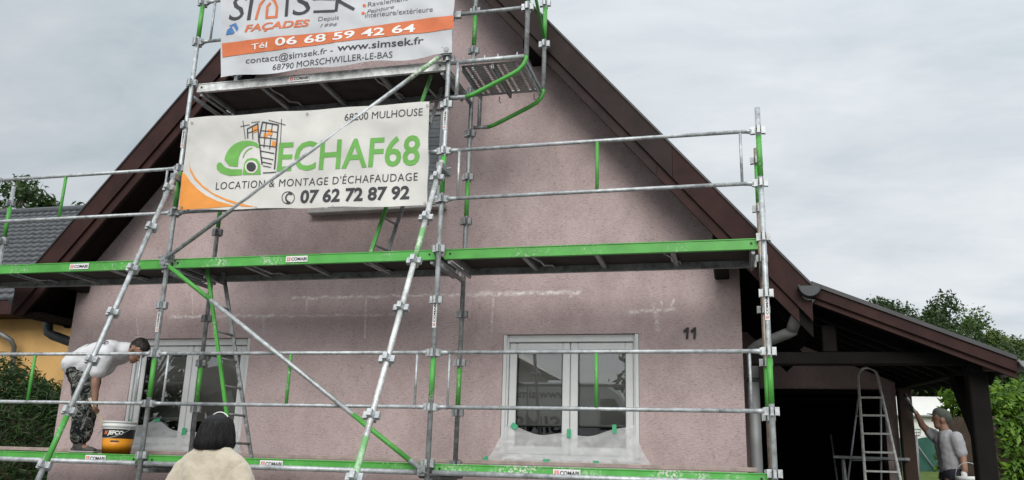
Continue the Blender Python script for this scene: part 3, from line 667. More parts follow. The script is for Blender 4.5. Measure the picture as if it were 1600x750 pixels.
for a in range(10): bk.tube([(p.x+.075*math.cos(a*.628), 8.2+.075*math.sin(a*.628), p.z), (p.x+.05*math.cos(a*.628+.2), 8.2+.05*math.sin(a*.628+.2), p.z-.11)], .003, 5)
wbk = thing('wire_basket', 'small wire basket on a post beside the carport back post', 'basket', (p.x, 8.2, -.6))
bk.build('basket', 'post', wbk); MB().tube([(p.x-.02, 8.22, p.z-.1), (p.x-.02, 8.22, gz(8.2)-.1)], .02, 8).build('post', 'post', wbk)

# ------------------------------------------------------------------ the scaffold
scaf = thing('scaffold', 'grey and green tube scaffold with three work decks in front of the pink gable', 'scaffold', (3, .4, -.95))
BX = [-3, 0, 3, 6]; SY = .8; DZ = [0, 2, 4]
def node(mb, x, y, z, r=.026):
    for dx, dy in ((1, 0), (-1, 0), (0, 1), (0, -1)):
        ex, ey = abs(dy), abs(dx)
        for s in (1, -1):                      # a U shaped pressed pocket: two cheeks and a back
            cx, cy = x+dx*(r+.017)+ex*s*.016, y+dy*(r+.017)+ey*s*.016
            mb.box(cx-.018*abs(dx)-.003*ex, cx+.018*abs(dx)+.003*ex, cy-.018*abs(dy)-.003*ey, cy+.018*abs(dy)+.003*ey, z-.033, z+.033)
        cx, cy = x+dx*(r+.032), y+dy*(r+.032)
        mb.box(cx-.003*abs(dx)-.0185*ex, cx+.003*abs(dx)+.0185*ex, cy-.003*abs(dy)-.0185*ey, cy+.003*abs(dy)+.0185*ey, z-.037, z+.032)
def sticker(parent, c, w, h, vertical=False, yoff=0):
    """white maker's plate: red square with a small mark, then the word"""
    b = MB(); x, y, z = c
    if vertical: b.box(x-h/2, x+h/2, y-.001, y+.002, z-w/2, z+w/2)
    else: b.box(x-w/2, x+w/2, y-.001, y+.002, z-h/2, z+h/2)
    o = b.build('maker_plate', ['ink', 'red', 'label'], parent, fix=True)
    ink = MB()
    if vertical: text(ink, 'COMABI', (x+h*.28, y-.003, z-w*.28), (x+h*.28, y-.003, z+w*.46), h*.5, bold=.03, up=Vector((-1, 0, 0)))
    else: text(ink, 'COMABI', (x-w*.25, y-.003, z-h*.26), (x+w*.46, y-.003, z-h*.26), h*.5, bold=.03)
    me2 = MB(); s = h*.3
    cx, cz = (x, z-w*.38) if vertical else (x-w*.37, z)
    me2.add([(cx-s, y-.0025, cz-s), (cx+s, y-.0025, cz-s), (cx+s, y-.0025, cz+s), (cx-s, y-.0025, cz+s)], [(0,1,2,3)])
    for k in (-1, 0, 1): me2.add([(cx-s*.55, y-.0035, cz+k*s*.5-s*.13), (cx+s*.6, y-.0035, cz+k*s*.5-s*.13), (cx+s*.6, y-.0035, cz+k*s*.5+s*.13), (cx-s*.55, y-.0035, cz+k*s*.5+s*.13)], [(0,1,2,3)])
    n = len(ink.f); ink.add(me2.v, me2.f)
    oo = ink.build('lettering', ['ink', 'red', 'label'], None, fix=False)
    for i, p in enumerate(oo.data.polygons): p.material_index = 0 if i < n else (1 if i == n else 2)
    # the lettering belongs to the plate: one mesh
    bm = bmesh.new(); bm.from_mesh(o.data)
    for f in bm.faces: f.material_index = 2
    bm2 = oo.data; bm.from_mesh(bm2); bm.to_mesh(o.data); bm.free()
    bpy.data.objects.remove(oo); return o
def standard(x, y, z0, z1, bands, m='galv', nz0=-.5):
    o = MB().tube([(x, y, z0), (x, y, z1)], .0242, 14).build('standard', m, scaf)
    q = MB(); q.box(x-.075, x+.075, y-.075, y+.075, z0-.006, z0); q.tube([(x, y, z0), (x, y, z0+.2)], .03, 10); q.build('base_plate', 'galvd', o)
    for a, b in bands: MB().tube([(x, y, a+.06), (x, y, b-.05)], .0249, 14).build('painted_band', 'greenw' if y == 0 and x == 3 else 'green', o)
    z = nz0
    while z <= z1-.05:
        q = MB(); node(q, x, y, z); q.build('coupler', 'galvd' if (m == 'rust' or y) else 'galv', o); z += .5
    return o
gzs = lambda y: gz(y)
BANDS = [(.5, 1.0), (2.5, 3.0), (4.5, 5.0)]
S = {}
for x in BX:
    top = 6.3 if x in (0, 3) else 3.22
    for y in (0, SY):
        m = 'rust' if (x == 6 and y == SY) else ('galvd' if y else 'galv')
        S[x, y] = standard(x, y, gz(y)+.01, top if not (x == 6 and y) else 3.13, [q for q in BANDS if q[1] < top], m)
for x, z, w in ((0, 1.32, .2), (3, 1.35, .24), (6, 1.37, .22), (3, 3.32, .2), (0, 3.33, .2)): sticker(S[x, 0], (x, -.0265, z), w, .036, True)
# slanted raking tubes that prop the front
def raker(top, d, ln, bands, m, lab_):
    d = Vector(d).normalized(); top = Vector(top); o = MB().tube([top, top+d*ln], .0245, 14).build('raking_tube', m, scaf); lab(o, lab_)
    for a, b, mm in bands: MB().tube([top+d*a, top+d*b], .0253, 14).build('painted_band', mm, o)
    s = d.orthogonal(); e = Vector((1, 0, 0)); n = d.cross(e).normalized(); k = .22
    while k < ln-.1:
        c = top+d*k; q = MB()
        q.tube([c-d*.03, c+d*.03], .031, 12)
        for dd in (e, -e, n, -n):
            q.bar(c+dd*.03-d*.0, c+dd*.066, .038, .056, up=d)
        q.build('coupler', 'galv', o); k += .5
    q = MB(); c = top+d*.06; q.bar(c+Vector((0, -.03, 0)), c+Vector((0, .23, 0)), .06, .06); q.tube([c+Vector((-.07, .1, 0)), c+Vector((.07, .1, .01))], .009, 6); q.build('swivel_clamp', 'galvd', o)
d1 = Vector((-.0234, -.338, -.941)); d2 = Vector((-.0133, -.4228, -.906))
t1 = Vector((.0336, -.1905, 2.6902))-d1*.24; t2 = Vector((3.0596, -.3684, 2.5117))-d2*.32
raker(t1, d1, 3.95, [(.24+2.53, .24+2.98, 'green')], 'galv', 'grey raking tube with a green lower length, in front of the bending painter')
raker(t2, d2, 4.2, [(.85, 1.18, 'greenp'), (2.9, 3.9, 'greenp')], 'galvw', 'plaster whitened raking tube crossing in front of the pink wall')

def guard(x0, x1, z, m='galv', mid=True, a=.06):
    o = None
    for zz in (z+1.0, z+.5):
        b = MB().tube([(x0+.14, 0, zz), (x1-.14, 0, zz)], .0185, 10)
        for x, s in ((x0, 1), (x1, -1)):
            b.tube([(x+s*.15, 0, zz), (x+s*.10, 0, zz), (x+s*.06, 0, zz-.004)], [.0185, .022, .027], 10); b.box(min(x+s*.035, x+s*.075), max(x+s*.035, x+s*.075), -.018, .018, zz-.03, zz+.028)
        if o is None: o = b; 
        else: o.add(b.v, b.f); o.sm[-len(b.sm):] = b.sm
    o = o.build('guardrail', m, scaf)
    for x in (x0+.16, x1-.16): MB().tube([(x, 0, z+.5), (x, 0, z+1.0)], .0125, 8).build('upright', 'galv', o)
    if mid: MB().tube([((x0+x1)/2+.03, 0, z+.515), ((x0+x1)/2+.03, 0, z+.985)], .0165, 10).build('upright', 'green', o)
    return o
for z, bays in ((0, ((-3, 0), (0, 3), (3, 6))), (2, ((-3, 0), (0, 3), (3, 6))), (4, ((0, 3),))):
    for a, b in bays: guard(a, b, z)
def platform(x0, x1, z, beam, stick=None):
    a, b = x0+.045, x1-.045; H = .10; top = z+.0
    o = MB().box(a+.01, b-.01, .075, SY-.075, top-.032, top-.012).build('platform', 'ply', scaf)
    q = MB(); q.box(a, b, .032, .072, top-H, top); q.box(a, b, .026, .0315, top-.012, top-.0); 
    fb = q.build('side_beam', beam, o, bevel=.003)
    MB().box(a, b, SY-.072, SY-.032, top-H, top).build('side_beam', 'galvd', o, bevel=.003)
    for xe in (a+.06, b-.06): MB().tube([(xe, .028, top-.045), (xe, .0255, top-.045)], .011, 8).build('bolt_hole', 'black', fb)
    for k in range(5):
        x = a+.05+(b-a-.1)*k/4; MB().box(x-.022, x+.022, .0725, SY-.0725, top-.072, top-.034).build('cross_member', 'galvd', o)
    for k in (.29, .72):
        x = a+(b-a)*k; MB().tube([(x-.02, .074, top-.05), (x-.02, .25, top-.055), (x+.04, .33, top-.075), (x+.04, .5, top-.075), (x+.1, .58, top-.055), (x+.1, SY-.074, top-.05)], .010, 7).build('latch_rod', 'galv', o)
    for xe in (x0+.09, x1-.09):
        MB().tube([(xe, .06, top-.12), (xe, SY-.06, top-.12)], .017, 8).build('transom', 'galvd', o)
    if stick is not None: sticker(fb, (stick, .023, top-.048), .24, .062)
    return o
for a, b, s in ((-3, 0, -.55), (0, 3, 1.42), (3, 6, 4.27)): lab(platform(a, b, 0, 'green' if a < 3 else 'greenw', s), 'lowest deck, its green edge half behind a grey ledger tube')
for a, b, s in ((-3, 0, -1.12), (0, 3, 1.48), (3, 6, None)): lab(platform(a, b, 2, 'greenw' if a == 0 else 'green', s), 'middle deck with a bright green edge beam')
lab(platform(0, 3, 4, 'alu', 1.3), 'top deck with a plaster splashed aluminium edge beam')
for a, b in ((-3, 0), (0, 3), (3, 6)):
    MB().tube([(a+.05, -.0, -.082), (b-.05, -.0, -.082)], .0245, 12).build('ledger', 'galv', scaf)
    MB().box(a+.02, b+(-.02 if b < 6 else -.12), SY+.06, SY+.30, .008, .048).build('inner_plank', 'inner', scaf, bevel=.004)
for x in BX:
    for z in DZ:
        if z == 4 and x not in (0, 3): continue
        MB().tube([(x, .03, z-.15), (x, SY-.03, z-.15)], .0235, 12).build('transom', 'galvd', scaf)
        MB().tube([(x, SY+.02, z-.06), (x, SY+.32, z-.02)], .018, 8).build('plank_bracket', 'galvd', scaf) if z == 0 else None
def brace(p, q, bands, lb):
    p, q = Vector(p), Vector(q); o = MB().tube([p, q], .0225, 12).build('diagonal_brace', 'galv', scaf); lab(o, lb)
    for a, b, m in bands: MB().tube([p.lerp(q, a), p.lerp(q, b)], .0231, 12).build('painted_band', m, o)
    for c in (p, q):
        e = MB(); e.tube([c+Vector((0, -.04, 0)), c+Vector((0, .07, 0))], .028, 8); e.tube([c+Vector((-.05, -.02, .03)), c+Vector((.05, -.02, -.03))], .012, 6); e.box(c.x-.035, c.x+.035, c.y-.02, c.y+.05, c.z-.05, c.z+.045); e.build('brace_clamp', 'galvd', o)
brace((.0, -.065, 1.97), (3.0, -.065, 4.06), [(.86, .97, 'greenp')], 'grey diagonal brace rising across the lower banner')
brace((.02, -.065, 1.93), (2.97, -.065, -.06), [(.015, .2, 'green'), (.76, .96, 'green')], 'diagonal brace with green ends falling to the lowest deck')
# side bracket with a perforated platform right of the top deck
CXO = 3.815
for y in (0, SY):
    z = 3.955
    o = MB().tube([(3.04, y, 3.57), (3.21, y, 3.567)], .021, 12).tube([(3.10, y, 3.57), (3.10, y, z)], .021, 12).build('side_bracket', 'galv' if y == 0 else 'galvd', scaf)
    q = MB(); q.tube([(3.2, y, 3.567), (3.27, y, 3.585), (3.66, y, 3.765), (3.74, y, 3.81), (3.79, y, 3.865), (3.812, y, 3.92), (CXO, y, 3.99)], .0225, 14); q.build('painted_band', 'green', o)
    if y == 0:
        q = MB().tube([(3.03, y, z), (CXO-.02, y, z)], .0235, 12)
        for x in (3.16, 3.38, 3.52, 3.72): q.tube([(x, y-.005, z), (x, y-.005, z+.05)], .008, 6)
        q.build('top_tube', 'galv', o)
    else: MB().tube([(3.05, y-.01, z), (CXO-.02, y-.01, z)], .02, 12).build('top_tube', 'galvd', o)
    st = MB().tube([(CXO, y, 3.96), (CXO, y, 6.0)], .0242, 14).build('standard', 'galv', scaf)
    MB().tube([(CXO, y, 4.56), (CXO, y, 4.95)], .0249, 14).build('painted_band', 'green', st)
    for z_ in (4.5, 5.0, 5.5): q = MB(); node(q, CXO, y, z_); q.build('coupler', 'galv', st)
MB().tube([(3.06, 0, 4.5), (CXO-.05, 0, 4.5)], .0205, 12).box(3.05, 3.11, -.02, .02, 4.46, 4.53).build('guardrail', 'galvd', scaf)
MB().tube([(CXO, .03, 4.98), (CXO, SY-.04, 4.56)], .017, 10).build('end_guardrail', 'green', scaf)
MB().bar((CXO-.03, .03, 3.945), (CXO-.03, SY-.03, 3.945), .03, .05).build('end_angle', 'galvd', scaf)
def perforated(x0, x1, y0, y1, z):
    b = MB(); nx, ny = 5, 17; w = (x1-x0)/nx; h = (y1-y0)/ny
    for i in range(nx):
        for j in range(ny):
            ax, ay = x0+i*w, y0+j*h; hole = (1 <= j < ny-1) and ((i in (0, 1, 3, 4)))
            if not hole: b.add([(ax, ay, z), (ax+w, ay, z), (ax+w, ay+h, z), (ax, ay+h, z)], [(0,1,2,3)]); continue
            cx, cy = ax+w/2, ay+h/2; r = .0165
            oc = [(cx+r*math.cos(math.pi*k/4+math.pi/8), cy+r*math.sin(math.pi*k/4+math.pi/8), z) for k in range(8)]
            sq = [(ax+w, ay, z), (ax+w, ay+h, z), (ax, ay+h, z), (ax, ay, z)]
            vs = oc+sq; fs = [(7, 8, 9, 0), (0, 9, 1), (1, 9, 10, 2), (2, 10, 3), (3, 10, 11, 4), (4, 11, 5), (5, 11, 8, 6), (6, 8, 7)]
            b.add(vs, fs)
    for x in (x0, x1): b.box(x-.004, x+.004, y0, y1, z-.06, z)
    return b.build('perforated_platform', 'galvd', scaf, fix=False)
for a in (3.13, 3.465): perforated(a, a+.32, .03, SY-.03, 3.93)
q = MB()
for x in (3.33, 3.72): q.tube([(x, SY-.03, 3.9), (x, SY-.03, 3.84), (x+.02, SY-.03, 3.83)], .006, 6)
q.build('locking_hook', 'galvd', scaf)

def ladder(label, fa, fb, ba, bb, gm, rungs, loc):
    fa, fb, ba, bb = map(Vector, (fa, fb, ba, bb)); t = thing('access_ladder', label, 'ladder', loc)
    MB().bar(fa, fb, .022, .036, (1, 0, 0)).build('rail', gm, t); MB().bar(ba, bb, .022, .036, (1, 0, 0)).build('rail', 'galvd', t)
    for k in range(rungs):
        f = (k+.5)/rungs; MB().tube([fa.lerp(fb, f), ba.lerp(bb, f)], .0125, 8).build('rung', 'galvd', t)
ladder('green and grey railed ladder rising from the lowest deck beside the left window', (.30, .25, 1.97), (.86, .25, .0), (.30, .56, 1.97), (.885, .56, .0), 'green', 7, (.86, .4, 0))
ladder('green and grey railed ladder on the middle deck, half hidden by a banner', (2.72, .25, 3.97), (2.165, .25, 2.0), (2.74, .55, 3.97), (2.20, .55, 2.0), 'greenw', 7, (2.18, .4, 2))

# ------------------------------------------------------------------ banners
def banner_depth(seed, amp, y):
    def D(x, z):
        return y - .012 - amp*(mnoise.noise(Vector((x*1.5, z*2.2, seed)))+.45*mnoise.noise(Vector((x*3.1+z*1.4, z*4.2, seed+4)))) - .006*math.sin(z*5.5+x*.9) - .35*amp*(1-abs(mnoise.noise(Vector((x*2.3+z*2.0, z*1.6-x*.6, seed+9)))))**4
    return D
def sheet(name, corners, D, m, nu=90, nv=44, edge=.005, tcol=None):
    tl, tr, br, bl = corners; b = MB(); vs = []
    for j in range(nv+1):
        for i in range(nu+1):
            u, v = i/nu, j/nv; p = tl.lerp(tr, u).lerp(bl.lerp(br, u), v)
            z = p.z + edge*math.sin(u*21)*((1-v)**6+v**6); x = p.x + edge*.6*math.sin(v*14)*((1-u)**6+u**6)
            vs.append((x, D(x, z), z))
    b.add(vs, [(j*(nu+1)+i, (j+1)*(nu+1)+i, (j+1)*(nu+1)+i+1, j*(nu+1)+i+1) for j in range(nv) for i in range(nu)], True)
    return b
def poly(mb, pts, D, off=-.004, cell=.08):
    """flat shape given by plane points, cut fine so that it follows the sheet"""
    bm = bmesh.new(); vs = [bm.verts.new(p) for p in pts]; es = [bm.edges.new((vs[i], vs[(i+1) % len(vs)])) for i in range(len(vs))]
    bmesh.ops.triangle_fill(bm, use_beauty=True, edges=es)
    for ax in (0, 2):
        lo = min(v.co[ax] for v in bm.verts); hi = max(v.co[ax] for v in bm.verts); q = lo+cell
        while q < hi:
            pl = Vector((0,0,0)); pl[ax] = q; no = Vector((0,0,0)); no[ax] = 1
            bmesh.ops.bisect_plane(bm, geom=bm.verts[:]+bm.edges[:]+bm.faces[:], plane_co=pl, plane_no=no); q += cell
    for v in bm.verts: v.co.y = D(v.co.x, v.co.z)+off
    bm.verts.index_update(); mb.add([v.co[:] for v in bm.verts], [[v.index for v in f.verts] for f in bm.faces]); bm.free()
def stroke(mb, pts, w, D, off=-.005):
    for i in range(len(pts)-1):
        a, b = Vector(pts[i]), Vector(pts[i+1]); d = (b-a); n = max(1, int(d.length/.05)); d.normalize(); q = Vector((-d.z, 0, d.x))*w/2
        e = d*w*.3
        poly(mb, [a-e-q, b+e-q, b+e+q, a-e+q], D, off, 9)
    return mb
BNY = -.062
# lower banner
D2 = banner_depth(3.1, .013, BNY)
def c2(x, y): return pt(260+x/2.6795, 150+y/2.6795, BNY-.02)
low = thing('banner', 'off-white banner with green lettering and an orange corner, hung below the top deck', 'banner', (1.45, BNY, 2.4))
sheet('cloth', [pt(297, 186, BNY), pt(671.5, 160, BNY), pt(668, 322, BNY), pt(280, 329, BNY)], D2, 'banner').build('cloth', 'banner', low, fix=False)
words(low, 'ink', '68200 MULHOUSE', c2(745, 104), c2(1073, 82), .078, D2, bold=.0)
words(low, 'inkg', 'ECHAF68', c2(460, 313), c2(1058, 285), .30, D2, bold=.016)
words(low, 'ink', "LOCATION & MONTAGE D'ÉCHAFAUDAGE", c2(205, 392), c2(1050, 352), .080, D2, bold=.0, spacing=1.1)
words(low, 'ink', '07 62 72 87 92', c2(558, 447), c2(1015, 428), .128, D2, bold=.035)
b = MB()
def arc(cx, cy, rx, ry, a0, a1, n=16): return [(cx+rx*math.cos(R(a0+(a1-a0)*k/n)), cy-ry*math.sin(R(a0+(a1-a0)*k/n))) for k in range(n+1)]
C2 = lambda l: [c2(*p) for p in l]
stroke(b, C2(arc(510, 426, 26, 26, 0, 360, 24)), .008, D2)
stroke(b, C2([(520, 408), (506, 412), (500, 424), (502, 436), (512, 444)]), .016, D2); stroke(b, C2([(513, 404), (523, 412)]), .02, D2); stroke(b, C2([(505, 444), (517, 446)]), .02, D2)
b.build('phone_sign', 'ink', low, fix=False)
# orange swoosh in the corner
b = MB(); poly(b, C2([(98, 322), (88, 300), (96, 345), (112, 372), (140, 400), (180, 428), (230, 447), (312, 462), (380, 464), (250, 470), (150, 474), (52, 478), (64, 330), (80, 290), (86, 320)][3:13]+C2([]) if False else [(66, 318), (82, 330), (100, 358), (128, 388), (165, 416), (215, 440), (290, 460), (180, 470), (52, 477)]), D2)
poly(b, C2([(93, 262), (100, 300), (120, 338), (150, 372), (195, 406), (250, 430), (310, 449), (372, 464), (318, 462), (255, 441), (200, 416), (150, 382), (118, 350), (100, 318)]), D2)
b.build('corner_swoosh', 'inko', low, fix=False)
# helmet
b = MB()
poly(b, C2([(243, 268)]+arc(335, 270, 92, 84, 178, 62, 14)+[(386, 206), (388, 216)]+arc(352, 276, 52, 70, 60, 178, 10)+[(298, 296), (262, 292)]), D2)
poly(b, C2([(210, 292), (216, 280), (228, 278), (246, 298), (272, 306), (316, 306), (316, 330), (262, 334), (226, 322), (212, 308)]), D2)
poly(b, C2([(318, 330), (326, 282), (336, 264), (358, 258), (380, 264), (392, 284), (395, 329)]), D2)
stroke(b, C2(arc(365, 268, 46, 52, 168, 100, 8)), .012, D2)
b.build('helmet_emblem', 'inkg', low, fix=False)
b = MB(); poly(b, C2(arc(356, 297, 27, 27, 0, 345, 22)), D2, -.007); b.build('helmet_emblem', 'inkl', low, fix=False)
b = MB(); poly(b, C2(arc(356, 297, 20, 20, 0, 340, 18)), D2, -.010); 
# building drawing
for l, w in (([(340, 175), (340, 138), (384, 116), (387, 195)], .012), ([(400, 285), (388, 180), (404, 110), (470, 122), (452, 305)], .014), ([(322, 105), (330, 178)], .007), ([(312, 128), (350, 121)], .007), ([(358, 112), (392, 108)], .007), ([(430, 102), (500, 122)], .007), ([(484, 98), (478, 195)], .007),
             ([(394, 145), (464, 152)], .009), ([(392, 172), (462, 181)], .009), ([(420, 114), (408, 215)], .009), ([(445, 118), (432, 222)], .009), ([(342, 155), (386, 140)], .009), ([(360, 128), (362, 180)], .009), ([(392, 205), (456, 213)], .009),
             ([(396, 230), (450, 240)], .010), ([(394, 256), (446, 266)], .010), ([(402, 276), (440, 284)], .010), ([(404, 292), (436, 298)], .008), ([(405, 322), (458, 318)], .010)):
    stroke(b, C2(l), w, D2, -.0075)
b.build('building_drawing', 'ink', low, fix=False)
b = MB()
for l in ([(362, 132), (385, 124), (386, 148), (363, 155)], [(426, 140), (446, 142), (444, 166), (424, 163)], [(408, 156), (424, 158), (422, 178), (406, 177)], [(444, 188), (460, 190), (457, 214), (441, 212)]): poly(b, C2(l), D2, -.0055)
b.build('building_drawing', 'inko', low, fix=False)
b = MB()
for u, v in ((300, 192), (480, 178), (668, 165), (284, 324), (400, 325), (520, 323), (664, 318)):
    p = pt(u, v, BNY-.03); b.tube([p+Vector((.012*math.cos(k*.785), -.004, .012*math.sin(k*.785))) for k in range(9)], .003, 5, False)
b.build('eyelet', 'galvd', low)

for (u, v, dx, dz) in ((297, 187, -.06, .05), (281, 328, -.10, .03), (671, 161, .17, .08), (667, 321, .16, .05)):
    p = pt(u, v, BNY-.02); MB().tube([p, p+Vector((dx*.5, .03, dz*.4)), p+Vector((dx, .05, dz))], .005, 6).build('tie', 'black', low)
# upper banner
D1 = banner_depth(9.4, .026, BNY-.005)
def c1(x, y): return pt(280+x/3.6364, y/3.6364, BNY-.02)
C1 = lambda l: [c1(*p) for p in l]
upb = thing('banner', 'grey-white banner with an orange band and telephone number, on the top deck guardrail', 'banner', (1.7, BNY, 4))
bl, br = pt(345.5, 122, BNY), pt(707, 86, BNY); sheet('cloth', [Vector((bl.x-.16, BNY, 5.42)), Vector((br.x-.02, BNY, 5.42)), br, bl], D1, 'bannerg', edge=.012).build('cloth', 'bannerg', upb, fix=False)
b = MB(); poly(b, C1([(243, 246), (420, 226), (640, 202), (900, 176), (1150, 142), (1400, 106), (1562, 88), (1560, 166), (1400, 184), (1150, 212), (900, 240), (640, 272), (420, 300), (243, 324)]), D1, -.005); b.build('orange_band', 'inkr', upb, fix=False)
words(upb, 'inkw', 'Tél', c1(409, 283), c1(500, 270),   .062, D1, bold=.01, off=-.009)
words(upb, 'inkw', '06 68 59 42 64', c1(545, 262), c1(1340, 180), .085, D1, bold=.02, off=-.009)
words(upb, 'ink', 'contact@simsek.fr -', c1(375, 360), c1(875, 302), .070, D1)
words(upb, 'ink', 'www.simsek.fr', c1(900, 294), c1(1388, 248), .080, D1, bold=.014)
words(upb, 'ink', '68790 MORSCHWILLER-LE-BAS', c1(525, 396), c1(1210, 326), .070, D1)
b = MB(); text(b, 'FAÇADES', c1(372, 183), c1(742, 150), .078, D1, bold=.03, shear=.18); 
# the drawn house that stands for the middle letter
stroke(b, C1([(440, 110), (462, 28), (505, -30)]), .032, D1); stroke(b, C1([(505, -30), (548, 12), (560, 45), (556, 100), (500, 104), (504, 40), (520, 22)]), .030, D1)
b.build('lettering', 'inkr', upb, fix=False)
b = MB()
def glyph_line(s, xa, ya, xb, yb, h, sh_=.12): text(b, s, c1(xa, ya), c1(xb, yb), h, D1, bold=.0, shear=sh_)
glyph_line('S', 283, 120, 372, 112, .30); stroke(b, C1([(398, 110), (418, -40)]), .045, D1)
stroke(b, C1([(612, 92), (622, -10), (600, -40)]), .036, D1); glyph_line('S', 645, 92, 752, 80, .28); 
for y in (0, 68): stroke(b, C1([(768, y), (880, y-8)]), .028, D1)
stroke(b, C1([(790, -70), (890, -78)]), .028, D1)
stroke(b, C1([(890, 58), (905, -70)]), .034, D1); stroke(b, C1([(900, 0), (990, 50)]), .034, D1); stroke(b, C1([(900, 0), (985, -70)]), .034, D1)
b.build('lettering', 'ink', upb, fix=False)
for w_, p_, q_, h_, k_ in (('Depuis', (790, 120), (903, 106), .05, 0), ('1996', (800, 155), (893, 143), .038, .3), ('Ravalement', (1070, 38), (1300, 6), .055, 0), ('Peinture', (1065, 78), (1222, 50), .045, .25), ('intérieure/extérieure', (1055, 102), (1442, 68), .058, 0)):
    words(upb, 'inkgr', w_, c1(*p_), c1(*q_), h_, D1, shear=k_)
b = MB()
for x, y in ((1050, 30), (1045, 75)): poly(b, C1(arc(x, y, 10, 10, 0, 330, 10)), D1)
b.build('bullet_point', 'inkr', upb, fix=False)
b = MB(); poly(b, C1([(282, 150), (325, 132), (338, 160), (330, 182), (312, 150)]), D1, -.006); poly(b, C1([(268, 200), (276, 172), (300, 152), (318, 185), (310, 194)]), D1, -.007); b.build('blue_emblem', 'inkb', upb, fix=False)

# ------------------------------------------------------------------ people
def hand(base, d, side, curl, scale=1.0, grip=None):
    """palm and five unequal bent fingers as chains; d points along the hand, side towards the thumb, curl the way the fingers bend"""
    d, side, curl = Vector(d).normalized(), Vector(side).normalized(), Vector(curl).normalized(); b = Vector(base); s = scale; ch = []
    for k, (o, ln) in enumerate(((.030, .072), (.010, .082), (-.010, .076), (-.030, .060))):
        r = b+side*o*s*.7; m = b+d*.085*s+side*o*s; ch.append([(r, .014*s), (m, .0125*s)])
        a = m+(d*.75+curl*.65)*ln*.42*s; c = a+(d*.1+curl)*ln*.33*s; e = c+(curl*.5-d*.85)*ln*.28*s
        ch.append([(m, .0105*s), (a, .0095*s), (c, .009*s), (e, .008*s)])
    t0 = b+d*.02*s+side*.025*s; t1 = b+d*.055*s+side*.058*s+curl*.012*s; t2 = t1+(d*.6+curl*.7-side*.2)*.034*s; t3 = t2+(curl*.7+d*.3-side*.5)*.026*s
    ch.append([(t0, .0145*s), (t1, .012*s), (t2, .0105*s), (t3, .009*s)])
    return ch
def head_chains(c, up, fwd, s=1.0):
    c, up, fwd = Vector(c), Vector(up).normalized(), Vector(fwd).normalized(); side = up.cross(fwd)
    P = lambda u, f, l: c+up*u*s+fwd*f*s+side*l*s
    ch = [[(P(.03, -.02, 0), .088*s), (P(.045, .015, 0), .082*s)], [(P(-.02, .035, 0), .062*s), (P(-.085, .062, 0), .038*s)],
          [(P(-.055, .0, 0), .058*s), (P(-.075, .05, .018), .036*s)], [(P(-.075, .05, -.018), .036*s), (P(-.1, .068, 0), .025*s)],
          [(P(.012, .092, 0), .011*s), (P(-.022, .112, 0), .0135*s)], [(P(-.02, .1, .012), .010*s), (P(-.02, .1, -.012), .010*s)],
          [(P(.022, .082, .034), .014*s), (P(.024, .088, .0), .013*s), (P(.022, .082, -.034), .014*s)],
          [(P(-.055, .088, .016), .010*s), (P(-.055, .094, 0), .010*s), (P(-.055, .088, -.016), .010*s)],
          [(P(-.068, .084, .012), .010*s), (P(-.068, .09, 0), .010*s), (P(-.068, .084, -.012), .010*s)]]
    for q in (1, -1): ch.append([(P(.02, -.01, .083*q), .012*s), (P(-.005, -.005, .086*q), .016*s), (P(-.035, .002, .08*q), .010*s)])
    return ch, P

# the painter bending over the bucket on the lowest deck
DK = .0
w1 = thing('person', 'painter in white T-shirt and spattered camouflage trousers bending over the orange bucket', 'person', (-1.05, .45, DK))
hc, P1 = head_chains((-.545, .42, 1.085), (.62, 0, .42), (.50, -.03, -.86), .98)
body = hc + [
 [((-.745, .44, 1.10), .058), ((-.63, .43, 1.105), .054), ((-.57, .42, 1.09), .06)],
 [((-1.18, .37, .90), .12), ((-1.02, .37, 1.01), .115), ((-.84, .36, 1.085), .095)], [((-1.18, .53, .90), .12), ((-1.02, .53, 1.01), .115), ((-.84, .53, 1.085), .095)],
 [((-.80, .30, 1.05), .075), ((-.80, .235, 1.02), .062), ((-.845, .215, .80), .045)], [((-.845, .215, .80), .046), ((-.835, .20, .72), .045), ((-.815, .205, .535), .029)],
 [((-.98, .56, 1.0), .07), ((-1.06, .60, .97), .06), ((-1.27, .66, .85), .045)], [((-1.27, .66, .85), .045), ((-1.31, .62, .70), .03)],
 [((-1.18, .36, .86), .11), ((-1.09, .34, .48), .062), ((-1.04, .335, .10), .042)], [((-1.20, .54, .86), .11), ((-1.17, .55, .48), .062), ((-1.22, .55, .10), .042)],
 [((-1.05, .335, .06), .04), ((-.93, .335, .045), .036)], [((-1.23, .55, .06), .04), ((-1.11, .55, .045), .036)]]
body += hand((-.815, .205, .525), (.05, .02, -1), (.6, -.5, 0), (.3, .8, -.1), 1.0) + hand((-1.315, .615, .685), (-.3, 0, -1), (0, -1, 0), (-.6, -.2, -.2), .98)
blob('body', body, 'skin', w1, .0085, 3)
hr = [[(P1(.055, -.035, 0), .089), (P1(.075, .012, 0), .075)], [(P1(.01, -.06, 0), .068), (P1(-.045, -.055, 0), .048)]]
blob('hair', hr, 'hair', w1, .009, 2, .006, 60)
